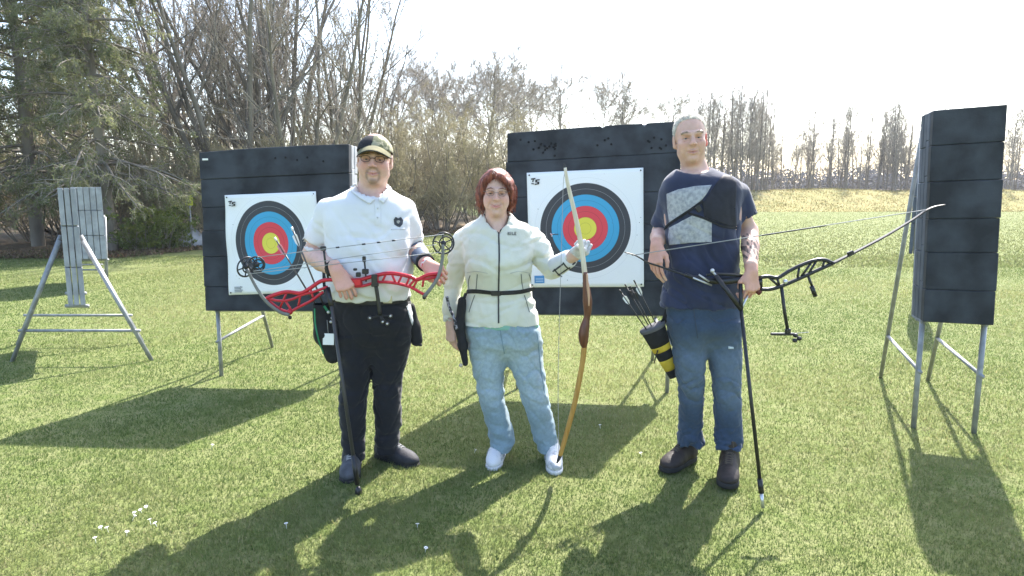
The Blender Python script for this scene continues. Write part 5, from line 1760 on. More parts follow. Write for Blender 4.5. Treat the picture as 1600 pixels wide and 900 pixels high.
# ------------------------------------------------------------------ man in white polo and cap with the red compound bow
Y1 = 3.40
M_POLO = mat('white_cotton', (0.66, 0.66, 0.675), 0.9, 0.04, 6, bump=.25, bscale=260, sheen=.2, bdist=.003)
M_BLACKTR = mat('black_trousers', (0.0065, 0.0072, 0.0125), 0.85, 0.25, 6, bump=.3, bscale=300, sheen=.15, bdist=.002)
H1 = Head(D(585.5, 250, 3.36), hframe(.10, .07, .05), .985, 1.04)
nb1 = D(579, 306, 3.42)
sh1A, el1A, wr1A = D(513, 329, 3.42), D(488, 398, 3.46), D(527, 424, 3.165)
sh1B, el1B, wr1B = D(632, 328, 3.42), D(646, 388, 3.50), D(668, 414, 3.27)
man1 = thing('person', 'person in white polo, dark trousers and camouflage cap holding a red bow', 'person', (D(585, 735, Y1)[0], Y1, 0), 'people posing with bows')
F = person_grid(-1.20, -.30, 3.02, 3.74, 1.78, H1.c, [wr1A, wr1B])
H1.sculpt(F, nb1, .068, heavy=.5, smile=.7, jaw=1.06, mouth=1.05, nose=1.12)
F.cone(nb1, D(590, 312, 3.33), .06, .03, .03)
F.loft([row(312, 530, 626, Y1, .08), row(340, 516, 636, Y1, .11), row(430, 522, 634, Y1, .13), row(500, 534, 634, Y1, .12)], .03)
for x, q in ((556, 0), (608, .05)):
    F.cone(D(x, 500, Y1), D(x - 2, 600, Y1 + q * .6), .07, .045, .03); F.cone(D(x - 2, 600, Y1 + q * .6), D(x - 4, 655, Y1 + q * 1.1), .045, .035, .02)
for s_, e, w in ((sh1A, el1A, wr1A), (sh1B, el1B, wr1B)):
    F.cone(s_, e, .046, .048, .03); F.cone(e, e + (w - e) * .4, .050, .049, .02); F.cone(e + (w - e) * .4, w, .049, .032, .015)
X1A, Y1A, Z1A, _ = sculpt_hand(F, wr1A, V(.36, -.16, -.72), V(.25, -.90, .30), 'R', [(30, 52, 36), (34, 54, 36), (36, 56, 36), (38, 56, 36)], TH_GRIP, 1.05, .03)
X1B, Y1B, Z1B, _ = sculpt_hand(F, wr1B, V(.62, -.60, -.32), V(-.15, -.85, .6), 'L', [(55, 70, 40)] * 4, TH_GRIP, 1.02, .03)
def col1(v):
    c = H1.paint(v, SKIN_B, (.46, .16, .14), (.20, .13, .09), .75, beard=(.20, .135, .10))
    hd = (np.linalg.norm(v - (wr1A + Y1A * .06), axis=1) < .10) | (np.linalg.norm(v - (wr1B + Y1B * .06), axis=1) < .10)
    c[hd] = c[hd] * np.array([1.02, .86, .84])
    return c
body1, v_, f_ = make_mesh(F, 'body', M_SKIN, man1, col1)
H1.eyes(body1, (.06, .05, .045), .2)
H1.brows(man1, (.12, .08, .06), 150, 2)
bvb1 = bvh_of(v_, f_)
# glasses
M_FRAME = mat('dark_frame', (.035, .02, .015), .35)
M_LENS = bpy.data.materials.new('lens'); M_LENS.use_nodes = True
pl_ = M_LENS.node_tree.nodes['Principled BSDF']
pl_.inputs['Base Color'].default_value = (.9, .9, .9, 1); pl_.inputs['Roughness'].default_value = .02
pl_.inputs['Transmission Weight'].default_value = 1.0; pl_.inputs['IOR'].default_value = 1.05
def glasses(H, parent, m, r=.0013, w=.021, h=.014):
    fr = MB()
    g = thing_part = None
    for q in (-1, 1):
        pts = []
        for t in np.linspace(0, 2 * math.pi, 21):
            cx, sx = math.cos(t), math.sin(t)
            pts.append(H.p(q * .033 + w * math.copysign(abs(cx) ** .7, cx), -.1065 + .010 * abs(cx) * (1 if cx * q > 0 else .1), .008 + h * math.copysign(abs(sx) ** .7, sx)))
        fr.tube(pts, r, 6, cap=False)
        fr.tube([H.p(q * .0545, -.097, .014), H.p(q * .079, -.045, .016), H.p(q * .084, .015, .014)], r, 6)
    fr.tube([H.p(-.012, -.1075, .010), H.p(0, -.1115, .0125), H.p(.012, -.1075, .010)], r, 6)
    o = fr.build('glasses', m, parent)
    for q in (-1, 1):
        b = MB()
        pts = [H.p(q * .033 + w * .96 * math.copysign(abs(math.cos(t)) ** .7, math.cos(t)), -.1063 + .009 * abs(math.cos(t)) * (1 if math.cos(t) * q > 0 else .1), .008 + h * .96 * math.copysign(abs(math.sin(t)) ** .7, math.sin(t))) for t in np.linspace(0, 2 * math.pi, 20, endpoint=False)]
        b.add([H.p(q * .033, -.1075, .008)] + pts, [(0, 1 + i, 1 + (i + 1) % 20) for i in range(20)])
        b.build('lens', M_LENS, o)
    return o
glasses(H1, man1, M_FRAME, .0017)
# cap: crown, brim
def cap_mat():
    m = mat('camouflage_cap', (0.30, 0.28, 0.19), .9, 0, 26, color2=(.10, .11, .06), contrast=(.48, .54), bump=.3, bscale=300, bdist=.002)
    return m
M_CAMO = cap_mat()
M_OLIVE = mat('olive_cotton', (.15, .14, .075), .9, .2, 30)
F = Field(axis(H1.c[0] - .13, H1.c[0] + .14, .004), axis(H1.c[1] - .24, H1.c[1] + .16, .004), axis(H1.c[2] - .02, H1.c[2] + .17, .004))
F.ell(H1.p(0, .012, .036), V(.085 * 1.04, .105, .088), H1.R, .01)
F.cut(H1.p(0, 0, .038), -(H1.R @ nrm(V(0, .20, 1))))
F.ell(H1.p(0, .012, .034), V(.081 * 1.04, .101, .080), H1.R, .004, 's')
cap_o, vc, fc = make_mesh(F, 'cap', M_CAMO, man1)
lq = H1.local(vc)
# the rear panel on one side is black
fcen = lq[fc].mean(1)
mi = ((fcen[:, 0] < -.002 - .25 * np.clip(.10 - fcen[:, 2], 0, 1)) | (fcen[:, 1] > .02)).astype(np.int32)
cap_o.data.materials.append(M_BLACK_MATT)
cap_o.data.polygons.foreach_set('material_index', mi)
bm_ = MB()
nu, nv_ = 19, 7
gv = []
for s2 in (0, 1):
    for i in range(nu):
        a = -1.25 + 2.5 * i / (nu - 1)
        for j in range(nv_):
            t = j / (nv_ - 1)
            x = math.sin(a) * (.080 + .004 * t)
            y0 = .012 - math.cos(a) * .099
            ext = .074 * math.cos(a * 1.12) ** .7 if abs(a) < 1.4 else 0
            gv.append(H1.p(x, y0 - ext * t, .072 - .036 * (x / .08) ** 2 - .014 * t - .010 * t * t - s2 * .004))
fb = []
n0 = nu * nv_
for i in range(nu - 1):
    for j in range(nv_ - 1):
        a = i * nv_ + j
        fb += [(a, a + 1, a + nv_ + 1, a + nv_), (n0 + a, n0 + a + nv_, n0 + a + nv_ + 1, n0 + a + 1)]
for i in range(nu - 1):
    a = i * nv_ + nv_ - 1
    fb.append((a, n0 + a, n0 + a + nv_, a + nv_))
br = bm_.add(gv, fb).build('brim', M_OLIVE, cap_o)
edge_pts = [gv[i * nv_ + nv_ - 1] for i in range(nu)]
MB().tube(edge_pts, .0028, 6).build('brim_piping', M_BLACK_MATT, cap_o)
# hair under the cap at the temples
short_hair(H1, man1, (.10, .07, .05), 900, 6, -.1, zmax=.036)
# polo shirt
F = Field(axis(-1.24, -.26, .0065), axis(3.14, 3.74, .0065), axis(.84, 1.52, .0065))
e1A, e1B = sh1A + (el1A - sh1A) * .86, sh1B + (el1B - sh1B) * .92
F.cone(sh1A, e1A, .064, .076, .04); F.cone(sh1B, e1B, .062, .070, .04)
sleeve_end(F, sh1A, e1A, .077); sleeve_end(F, sh1B, e1B, .072)
F.loft([row(292, 552, 606, Y1 + .02, .065), row(300, 538, 618, Y1 + .01, .088), row(312, 514, 632, Y1, .112), row(330, 505, 643, Y1, .135), row(360, 507, 644, Y1 - .01, .152), row(400, 511, 645, Y1 - .02, .168),
        row(430, 512, 645, Y1 - .025, .176), row(452, 514, 643, Y1 - .02, .172), row(466, 517, 641, Y1 - .005, .162)], .04, p=2.4)
F.ell(D(580, 293, 3.37), V(.078, .12, .062), rotm(0, -.30, 0), .012, 's')
F.cone(D(587, 300, 3.20), D(590, 316, 3.24), .026, .008, .01, 's')
w1, w2 = wrinkle(13, 19, (1, 1, 1.3)), wrinkle(14, 48, (1, 1, .8))
cr = creases(103, 24, 5, .3)
F.displace(lambda x, y, z: .0075 * cr(x, y, z) * np.clip((1.40 - z) / .15, .15, 1))
F.displace(lambda x, y, z: (.013 * w1(x, y, z) + .006 * w2(x, y, z)) * np.clip((1.42 - z) / .2, .3, 1))
polo, v_, f_ = make_mesh(F, 'polo_shirt', M_POLO, man1)
bv1 = bvh_of(v_, f_)
# collar wings
for pts in ([(549, 291), (555, 287), (563, 297), (575, 308), (586, 313), (578, 320), (562, 311), (550, 301)], [(609, 291), (605, 287), (602, 298), (596, 308), (591, 313), (599, 319), (608, 308), (611, 299)]):
    patch(bv1, pts, .009, 'collar', M_POLO, polo, 2.5, .006)
strip(bv1, [(589, 318), (590, 335), (590, 352)], .026, .0015, 'placket', M_POLO, polo, thick=.0018)
M_BTN = mat('button', (.55, .55, .55), .4)
for y in (326, 340):
    q, n_ = cast(bv1, (590, y), .004)
    MB().ball(q, .0045, 8, 5).build('button', M_BTN, polo)
# dark embroidered emblem on the chest: a shield with a small crest
M_EMB = mat('dark_embroidery', (.045, .05, .06), .8, .3, 90)
patch(bv1, [(615, 343), (618, 339), (622, 341), (626, 339), (630, 344), (629, 350), (625, 355), (621, 354), (616, 351)], .002, 'emblem', M_EMB, polo, 1.2)
patch(bv1, [(619, 345), (622, 344), (625, 346), (623, 350), (620, 349)], .0035, 'emblem', mat('grey_thread', (.30, .29, .26), .8), polo, 1.2)
patch(bv1, [(611, 358), (632, 356.5), (632, 358), (611, 359.5)], .002, 'emblem', mat('pale_thread', (.52, .53, .55), .8), polo, 2)
# trousers
F = Field(axis(-1.06, -.38, .0065), axis(3.18, 3.66, .0065), axis(.05, .96, .0065))
trouser_legs(F, [row(456, 520, 640, Y1, .150), row(478, 520, 643, Y1, .150), row(505, 527, 645, Y1, .143), row(530, 531, 641, Y1 + .005, .122), row(552, 540, 630, Y1 + .01, .085), row(568, 552, 616, Y1 + .012, .05)],
             [[row(520, 528, 586, Y1, .120), row(545, 529, 583, Y1 - .0, .110), row(580, 531, 580, Y1 - .01, .095), row(620, 530, 574, Y1 - .02, .085), row(660, 531, 572, Y1 - .015, .078), row(700, 534, 571, Y1 - .01, .074), row(727, 534, 570, Y1 - .01, .078)],
              [row(520, 580, 644, Y1 + .01, .120), row(545, 581, 641, Y1 + .02, .110), row(580, 582, 632, Y1 + .03, .095), row(620, 583, 628, Y1 + .04, .085), row(660, 585, 627, Y1 + .06, .080), row(690, 586, 625, Y1 + .075, .078), row(707, 586, 625, Y1 + .08, .080)]])
wz, wk = wrinkle(18, 55, (.35, .35, 1.2)), wrinkle(19, 26)
cr = creases(104, 40, 5)
F.displace(lambda x, y, z: .005 * cr(x, y, z))
F.displace(lambda x, y, z: .013 * wz(x, y, z) * fold(x, y, z, .45, .14, .68) + .007 * wk(x, y, z))
tr1, v_, f_ = make_mesh(F, 'trousers', M_BLACKTR, man1)
bvt1 = bvh_of(v_, f_)
M_BELT = mat('black_belt', (.015, .014, .014), .5, .2)
strip(bvt1, [(522, 468), (550, 471), (580, 472), (610, 471), (638, 466)], .030, .004, 'belt', M_BELT, man1, thick=.004)
q, n_ = cast(bvt1, (605, 467), .012)
MB().box(q, (.046, .006, .040), (1, 0, 0), (0, 1, 0), (0, 0, 1), .003).build('belt_buckle', mat('brass', (.48, .45, .33), .35, .1, metal=.6), man1, False)
patch(bvt1, [(634, 478), (640, 476), (646, 500), (645, 512), (641, 503)], .004, 'pocket_cloth', mat('pale_cloth', (.55, .56, .58), .9), man1, 2)
# shoes
M_SHOE_DK = mat('dark_trainer', (.026, .026, .032), .7, .3, 25, bump=.4, bscale=120, bdist=.003)
M_SHOE_GR = mat('grey_trainer', (.060, .064, .074), .7, .3, 25, bump=.4, bscale=120, bdist=.003)
M_LACE_GREY = mat('grey_lace', (.28, .28, .28), .8)
ta = G(545, 757)
shoe(man1, ta + nrm(G(553, 722) - ta) * .285, ta, M_SHOE_GR, M_SOLE_DARK, .050, .075, None, 'shoe', M_LACE_GREY)
tb = G(652, 731)
shoe(man1, tb + V(-.245, .150, 0), tb, M_SHOE_DK, M_SOLE_DARK, .048, .075, None, 'shoe', M_LACE_GREY)
# wrist band and arm guard
d_ = nrm(wr1A - el1A)
MB().tube([wr1A - d_ * .075, wr1A - d_ * .055, wr1A - d_ * .02, wr1A - d_ * .01], [.037, .0415, .039, .035], 16).build('wristband', M_BLACK_MATT, man1)
M_GUARD_BL = mat('blue_grey_guard', (.10, .13, .19), .5, .15)
d_ = wr1B - el1B
pts = [el1B + d_ * t for t in (.10, .16, .80, .88)]
MB().tube(pts, [.053, .056, .043, .040], 18).build('arm_guard', M_GUARD_BL, man1)
for t in (.14, .84):
    p_ = el1B + d_ * t
    MB().tube([p_ - nrm(d_) * .012, p_ + nrm(d_) * .012], .058 - .013 * t, 18).build('guard_strap', M_BLACK_MATT, man1)
# bracelet: red and white
p_ = wr1B + nrm(Y1B) * -.005
MB().tube([p_ - nrm(Y1B) * .006, p_ + nrm(Y1B) * .006], .034, 16).build('bracelet', mat('red_white_band', (.60, .08, .10), .7, 0, 60, color2=(.75, .7, .7), contrast=(.48, .52)), man1)

# --- hip pouch and quiver
qp = D(516, 535, 3.33)
quiv1 = thing('quiver', 'black and green hip quiver with white tag on the dark trousers', 'quiver', D(518, 565, 3.33))
F = Field(axis(qp[0] - .12, qp[0] + .12, .005), axis(qp[1] - .09, qp[1] + .09, .005), axis(qp[2] - .14, qp[2] + .20, .005))
F.chain([D(502, 480, 3.33), D(508, 520, 3.32), D(520, 556, 3.33)], [.045, .052, .038], .03)
F.rbox(D(516, 515, 3.335), V(.052, .030, .075), rotm(0, 0, .15), .02, .03)
wq = wrinkle(33, 45)
F.displace(lambda x, y, z: .005 * wq(x, y, z))
qb, v_, f_ = make_mesh(F, 'bag', M_BLACK_MATT, quiv1)
bq1 = bvh_of(v_, f_)
M_GREEN = mat('green_webbing', (.03, .22, .11), .7)
strip(bq1, [(492, 482), (493, 505), (498, 530), (506, 552)], .008, .001, 'green_piping', M_GREEN, quiv1)
strip(bq1, [(506, 478), (512, 486), (520, 490)], .012, .001, 'green_piping', M_GREEN, quiv1)
MB().box(D(513, 530, 3.265), (.055, .003, .058), (1, 0, -.03), (0, 1, 0), (.03, 0, 1), .001).build('paper_tag', mat('tag_paper', (.78, .79, .8), .6, .03), quiv1, False)
MB().tube([D(511, 500, 3.275), D(512, 512, 3.268), D(513, 522, 3.265)], .0015, 5).build('tag_cord', M_STRING, quiv1)
for q in ((519, 497), (517, 503), (513, 488)):
    MB().ball(D(*q, 3.268), .008, 8, 5).build('clip', M_SILVER, quiv1)
pz = thing('hip_pouch', 'small black pouch hanging at the other hip of the dark trousers', 'pouch', D(650, 545, 3.42))
F = Field(axis(D(630, 510, 3.42)[0], D(668, 510, 3.42)[0], .005), axis(3.33, 3.52, .005), axis(.62, .92, .005))
F.chain([D(642, 480, 3.42), D(647, 510, 3.42), D(651, 532, 3.42)], [.022, .030, .032], .02)
F.displace(lambda x, y, z: .004 * wq(x, y, z))
make_mesh(F, 'bag', M_BLACK_MATT, pz)
MB().box(D(652, 538, 3.40), (.05, .02, .012), (1, 0, -.15), bev=.003).build('flap', M_BLACK_MATT, pz, False)
M_PINKV = mat('pink_vane', (.70, .25, .30), .5, .1)
for i, (a, c_, lb) in enumerate((((431, 374), (492, 474), 'carbon arrow whose pale and pink vanes lie over the gold of the creased face'), ((457, 358), (506, 478), 'carbon arrow with white vanes rising beside the capped man\'s bare forearm'))):
    arrow(lb, D(*a, 3.30 + .03 * i), D(*c_, 3.33), M_PINKV if i == 0 else M_WHITE_PL, M_WHITE_PL, 'arrows in the green and black quiver', mat('carbon_shaft', (.10, .09, .09), .4), .0042, .075, .014)

# --- red compound bow
YB1 = 3.175
b1 = lambda x, y, d=0.0: D(x, y, YB1 + d)
bow1 = thing('compound_bow', 'red compound bow with round cams, held level across the white polo', 'bow', b1(560, 440))
M_RED = mat('red_anodised', (.50, .018, .035), .30, .12, 20, metal=.35, spec=.6)
def rt(name, pts, r, m=M_RED, n=None, **kw):
    P = smooth_path([b1(*q) for q in pts], n or 5 * len(pts))
    MB().tube(P, r, 8, **kw).build(name, m, bow1)
# riser: two rails and struts
rt('riser', [(414, 468), (428, 461), (448, 456), (470, 458), (485, 450), (500, 440), (515, 437), (530, 439), (545, 441), (560, 438), (585, 431), (610, 427), (640, 432), (652, 437), (668, 430), (690, 427)], .0095, squash=(1, .8))
rt('riser_rail', [(416, 466), (436, 470), (455, 468), (474, 460), (490, 456), (512, 448)], .0065)
rt('riser_rail', [(420, 470), (436, 482), (452, 487), (466, 480), (486, 470), (505, 456)], .0070)
rt('riser_rail', [(540, 446), (565, 447), (590, 441), (615, 442), (640, 448), (655, 456), (664, 461)], .0075)
rt('riser_rail', [(640, 446), (650, 437), (668, 436), (690, 430)], .0060)
for a, c_ in (((448, 457), (438, 480)), ((470, 458), (466, 480)), ((446, 470), (456, 486)), ((485, 451), (490, 468)), ((590, 430), (590, 441)), ((603, 428), (597, 441)), ((612, 428), (618, 442)), ((628, 430), (622, 443)), ((640, 433), (634, 447)), ((662, 437), (660, 448)), ((652, 437), (646, 449))):
    rt('riser_strut', [a, c_], .0055, n=4)
MB().box(b1(556, 441), (.062, .026, .040), (1, 0, .05), (0, 1, 0), (-.05, 0, 1), .006).build('grip_block', M_RED, bow1, False)
MB().ball(b1(453, 487), .015, 10, 6).build('limb_pocket', M_RED, bow1)
MB().ball(b1(664, 461), .013, 10, 6).build('limb_pocket', M_RED, bow1)
M_GREY_LIMB = mat('grey_limb', (.16, .16, .155), .5, .15)
for d in (-.018, .018):
    P = smooth_path([b1(452, 492, d), b1(438, 488, d), b1(418, 473, d), b1(404, 455, d), b1(394, 437, d), b1(386, 420, d)], 20)
    MB().tube(P, np.linspace(.009, .007, 20), 8, squash=(1, .5)).build('limb', M_GREY_LIMB, bow1)
    P = smooth_path([b1(662, 464, d), b1(672, 452, d), b1(684, 434, d), b1(690, 412, d), b1(692, 396, d), b1(692, 382, d)], 20)
    MB().tube(P, np.linspace(.009, .007, 20), 8, squash=(1, .5)).build('limb', M_GREY_LIMB, bow1)
MB().ball(b1(453, 496), .010, 8, 5).build('limb_bolt', M_BLACK, bow1)
MB().ball(b1(663, 465), .010, 8, 5).build('limb_bolt', M_BLACK, bow1)
def cam_wheel(x, y, R, X, Z, seed):
    c_ = b1(x, y)
    o = MB().ring(c_, X, Z, R, .0042, 30, 6).build('cam', M_BLACK, bow1)
    h = MB().ball(c_, (.014, .014, .014), 10, 6)
    for k in range(5):
        a = k * 1.257 + seed
        h.tube([c_, c_ + (nrm(X) * math.cos(a) + nrm(Z) * math.sin(a)) * R], .0032, 6)
    h.build('spokes', M_BLACK, o)
    MB().ring(c_ + nrm(X) * R * .22, X, Z, R * .62, .0035, 24, 6).build('inner_cam', M_BLACK, o)
cam_wheel(693, 380, .050, V(.94, .3, 0), V(0, 0.1, 1), .4)
cam_wheel(385, 417, .046, V(.60, .75, 0), V(.1, .1, 1), .9)
cam_wheel(401, 413, .036, V(.85, .5, 0), V(-.1, .1, 1), .2)
for a, c_, m in (((694, 366), (402, 402), M_STRING), ((682, 382), (396, 424), M_STRING), ((690, 394), (388, 428), M_STRING)):
    MB().tube([b1(*a, -.03), b1(*c_, -.03)], .0017, 6).build('bow_string', m, bow1)
for t in (.26, .34, .42, .56):
    p0, p1 = b1(694, 366, -.03), b1(402, 402, -.03)
    MB().tube([p0 + (p1 - p0) * t, p0 + (p1 - p0) * (t + .018)], .0038, 6).build('string_knot', M_BLACK, bow1)
# cable rod, sights
rt('cable_rod', [(506, 392), (509, 415), (513, 437)], .005, M_BLACK, 6)
MB().box(b1(505, 388), (.028, .016, .020), bev=.004).build('rod_head', M_BLACK, bow1, False)
rt('sight_bar', [(572, 440), (571, 424), (569, 404)], .0042, M_BLACK, 6)
for q, s2 in (((571, 424), (.030, .02, .024)), ((569, 405), (.016, .016, .028)), ((560, 429), (.022, .018, .022)), ((555, 421), (.018, .012, .012)), ((585, 436), (.026, .022, .045)), ((586, 445), (.034, .022, .018))):
    MB().box(b1(*q, -.022), s2, bev=.003).build('sight_block', M_BLACK, bow1, False)
rt('front_rod', [(587, 444), (591, 470), (594, 492)], .0095, M_BLACK, 8)
for q in ((578, 497), (610, 494), (598, 503), (605, 506)):
    rt('weight_arm', [(594, 493), q], .004, M_BLACK, 3)
    MB().ball(b1(*q), .0115, 9, 6).build('weight', M_BLACK, bow1)
    MB().ball(b1(q[0], q[1], -.012), .006, 8, 5).build('weight_cap', M_SILVER, bow1)
# long stabiliser down to the grass
s0, s1 = D(518, 478, 3.13), G(561, 774)
dd = nrm(s1 - s0)
rod(bow1, 'stabiliser_rod', [s0, s1 - dd * .06], .0088, mat('carbon_rod', (.045, .042, .04), .35), 10)
rod(bow1, 'rod_weight', [s1 - dd * .20, s1 - dd * .055], .0125, M_BLACK, 10)
MB().ball(s1 - dd * .018, (.017, .017, .028), 10, 7).build('rod_foot', M_BLACK, bow1)
rod(bow1, 'rod_mount', [b1(512, 450), s0], .012, M_BLACK, 8)
# ------------------------------------------------------------------ woman in cream jacket with the wooden bow
Y2 = 3.50
M_CREAM = mat('cream_fleece', (0.61, 0.61, 0.525), 0.95, 0.05, 7, bump=.45, bscale=200, sheen=.5, bdist=.004)
M_JEANS_LIGHT = jeans_mat('light_denim', (0.225, 0.315, 0.375), (0.36, 0.45, 0.50), 5)
H2 = Head(D(775.5, 303, 3.46), hframe(.02, .04, .02), .925, .98)
nb2 = D(776, 352, 3.52)
sh2A, el2A, wr2A = D(724, 374, 3.53), D(708, 444, 3.57), D(704, 508, 3.50)
sh2B, el2B, wr2B = D(832, 374, 3.53), D(862, 420, 3.48), D(893, 402, 3.32)
woman = thing('person', 'person with red-brown bob in cream jacket and light jeans holding a wooden bow', 'person', (D(815, 720, Y2)[0], Y2, 0), 'people posing with bows')
F = person_grid(-.46, .46, 3.14, 3.76, 1.64, H2.c, [wr2A, wr2B])
H2.sculpt(F, nb2, .054, fem=True, heavy=.35, smile=1.4, jaw=.95, mouth=1.18, nose=1.0)
F.cone(D(776, 345, 3.48), D(778.5, 361, 3.432), .050, .024, .03)
F.loft([row(360, 735, 820, Y2, .07), row(400, 735, 826, Y2, .10), row(460, 735, 826, Y2, .10), row(535, 745, 830, Y2 + .01, .085)], .03)
for x, x2 in ((762, 778), (822, 855)):
    F.cone(D(x, 530, Y2 + .01), D((x + x2) / 2, 620, Y2 + .01), .055, .042, .03); F.cone(D((x + x2) / 2, 620, Y2), D(x2, 660, Y2), .05, .036, .02)
for s_, e, w in ((sh2A, el2A, wr2A), (sh2B, el2B, wr2B)):
    F.cone(s_, e, .045, .038, .03); F.cone(e, w, .038, .026, .02)
X2A, Y2A, Z2A, _ = sculpt_hand(F, wr2A, V(.06, -.12, -.98), V(-.72, -.65, 0), 'R', RELAX, TH_RELAX, .93, .04, .025)
X2B, Y2B, Z2B, _ = sculpt_hand(F, wr2B, V(.62, -.55, .55), V(.35, -.75, .10), 'L', GRIP, TH_GRIP, .95, .02, .025)
def col2(v):
    return H2.paint(v, SKIN_C, (.50, .15, .14), (.24, .13, .09), .6)
body2, v_, f_ = make_mesh(F, 'body', M_SKIN, woman, col2)
H2.eyes(body2, (.07, .07, .06), .3)
H2.brows(woman, (.20, .11, .08), 120, 3, .7)
glasses(H2, woman, mat('thin_frame', (.16, .13, .13), .35), .0011, .020, .0135)
# hair: bob with side-swept fringe
def hair_mat(name, c, c2):
    return mat(name, c, .5, 0, 60, color2=c2, stretch=(1, 1, .12), contrast=(.4, .6), bump=.6, bscale=120, spec=.45, bdist=.004)
M_HAIR = hair_mat('red_brown_hair', (.085, .020, .012), (.30, .085, .045))
F = Field(axis(H2.c[0] - .13, H2.c[0] + .13, .0036), axis(H2.c[1] - .13, H2.c[1] + .15, .0036), axis(H2.c[2] - .13, H2.c[2] + .16, .0036))
hp = H2.p
F.ell(hp(0, .022, .046), V(.089, .106, .095) * .94, H2.R, .02)
for q in (-1, 1):
    F.chain([hp(q * .068, .0, .055), hp(q * .084, .008, -.01), hp(q * .083, .012, -.055), hp(q * .074, .010, -.084)], [.028, .022, .021, .013], .02)
    F.chain([hp(q * .062, -.045, .062), hp(q * .079, -.040, .02), hp(q * .084, -.028, -.03)], [.020, .015, .010], .015)
F.chain([hp(-.06, .06, .02), hp(0, .085, 0), hp(.06, .06, .02)], [.05, .05, .05], .03)
F.chain([hp(-.05, .06, -.05), hp(0, .075, -.05), hp(.05, .06, -.05)], [.04, .04, .04], .03)
# fringe swept from a parting
F.chain([hp(-.020, -.060, .112), hp(.022, -.082, .094), hp(.056, -.068, .062), hp(.076, -.045, .028)], [.020, .018, .016, .012], .012)
F.chain([hp(-.020, -.060, .112), hp(-.052, -.066, .084), hp(-.072, -.050, .048)], [.020, .016, .013], .012)
F.ell(hp(0, -.088, -.004), V(.062, .062, .086) * .93, H2.R, .012, 's')
wh = wrinkle(41, 75, (1, 1, .18), 6)
F.displace(lambda x, y, z: .0040 * wh(x, y, z))
hair2, vh, fh = make_mesh(F, 'hair', M_HAIR, woman)
# loose strands break the outline
r_h = np.random.default_rng(9)
idx = r_h.integers(0, len(vh), 2600)
lh = H2.local(vh[idx])
sv, sf = [], []
for p_, l_ in zip(vh[idx], lh):
    out = nrm(V(l_[0], l_[1] - .02, l_[2] * .3))
    d_ = H2.R @ nrm(V(out[0] * .08, out[1] * .08, -1.0) + r_h.normal(0, .10, 3) + V(0, 0, .7 if l_[2] > .10 else 0))
    s2 = np.cross(d_, H2.R @ out) * .0011
    o_ = H2.R @ out * .003
    L = r_h.uniform(.012, .035)
    b = len(sv)
    sv += [p_ - s2, p_ + s2, p_ + d_ * L * .6 + o_ + s2 * .6, p_ + d_ * L + o_ * .7]; sf.append((b, b + 1, b + 2, b + 3))
mesh_obj('hair_strands', np.array(sv), np.array(sf), M_HAIR, hair2, False)
# jacket
F = Field(axis(-.46, .42, .006), axis(3.18, 3.76, .006), axis(.76, 1.44, .006))
F.loft([row(334, 752, 800, Y2 + .02, .058), row(342, 744, 808, Y2 + .01, .072), row(352, 726, 828, Y2, .090), row(366, 719, 838, Y2, .105), row(390, 722, 836, Y2 - .01, .130), row(412, 726, 833, Y2 - .02, .140), row(435, 727, 831, Y2 - .01, .122),
        row(455, 727, 832, Y2, .116), row(478, 723, 838, Y2, .126), row(507, 721, 843, Y2, .134)], .02, p=2.3)
F.chain([sh2A + V(0, 0, .005), sh2A + (el2A - sh2A) * .5, el2A, el2A + (wr2A - el2A) * .55, wr2A - nrm(wr2A - el2A) * .005], [.062, .058, .052, .047, .040], .03)
F.chain([sh2B + V(0, 0, .005), sh2B + (el2B - sh2B) * .5, el2B, el2B + (wr2B - el2B) * .5, wr2B - nrm(wr2B - el2B) * .02], [.062, .060, .054, .046, .036], .03)
# standing collar, opened in a V
F.cone(D(776, 346, 3.52), D(777, 333, 3.53), .075, .070, .012)
F.ell(D(777, 336, 3.46), V(.058, .10, .075), rotm(0, -.35, 0), .008, 's')
F.cone(D(777, 340, 3.40), D(779, 363, 3.405), .052, .008, .006, 's')
F.cone(D(777, 334, 3.42), D(777, 346, 3.42), .060, .044, .006, 's')
w1, w2 = wrinkle(23, 22, (1, 1, 1.3)), wrinkle(24, 60, (.8, .8, 1))
cr = creases(105, 26, 5, .3)
F.displace(lambda x, y, z: .0065 * cr(x, y, z))
F.displace(lambda x, y, z: .012 * w1(x, y, z) + .006 * w2(x, y, z))
# hollow cuffs
dA, dB = nrm(wr2A - el2A), nrm(wr2B - el2B)
F.cone(wr2A - dA * .012, wr2A + dA * .10, .07, .07, .001, 's', flat=True)
F.cone(wr2A - dA * .035, wr2A, .033, .033, .003, 's', flat=True)
jacket, v_, f_ = make_mesh(F, 'jacket', M_CREAM, woman)
bv2 = bvh_of(v_, f_)
M_ZIP = mat('dark_zip', (.035, .034, .036), .5, .2)
strip(bv2, [(779, 362), (780, 400), (779, 450), (779, 480), (779, 505)], .0085, .001, 'zip', M_ZIP, jacket, 50, .003)
strip(bv2, [(757, 335), (762, 346), (770, 356), (779, 363)], .007, .001, 'zip', M_ZIP, jacket, 16, .003)
strip(bv2, [(797, 336), (792, 346), (786, 356), (780, 363)], .007, .001, 'zip', M_ZIP, jacket, 16, .003)
M_GREYSEAM = mat('grey_seam', (.16, .17, .16), .8)
for p_ in ([(733, 488), (738, 472), (742, 461)], [(827, 488), (823, 474), (819, 461)], [(746, 428), (745, 440), (744, 452)], [(814, 428), (815, 440), (817, 452)], [(733, 452), (732, 440), (735, 430)], [(829, 449), (829, 437), (826, 428)]):
    strip(bv2, p_, .0045, .001, 'pocket_seam', M_GREYSEAM, jacket, 10, .002)
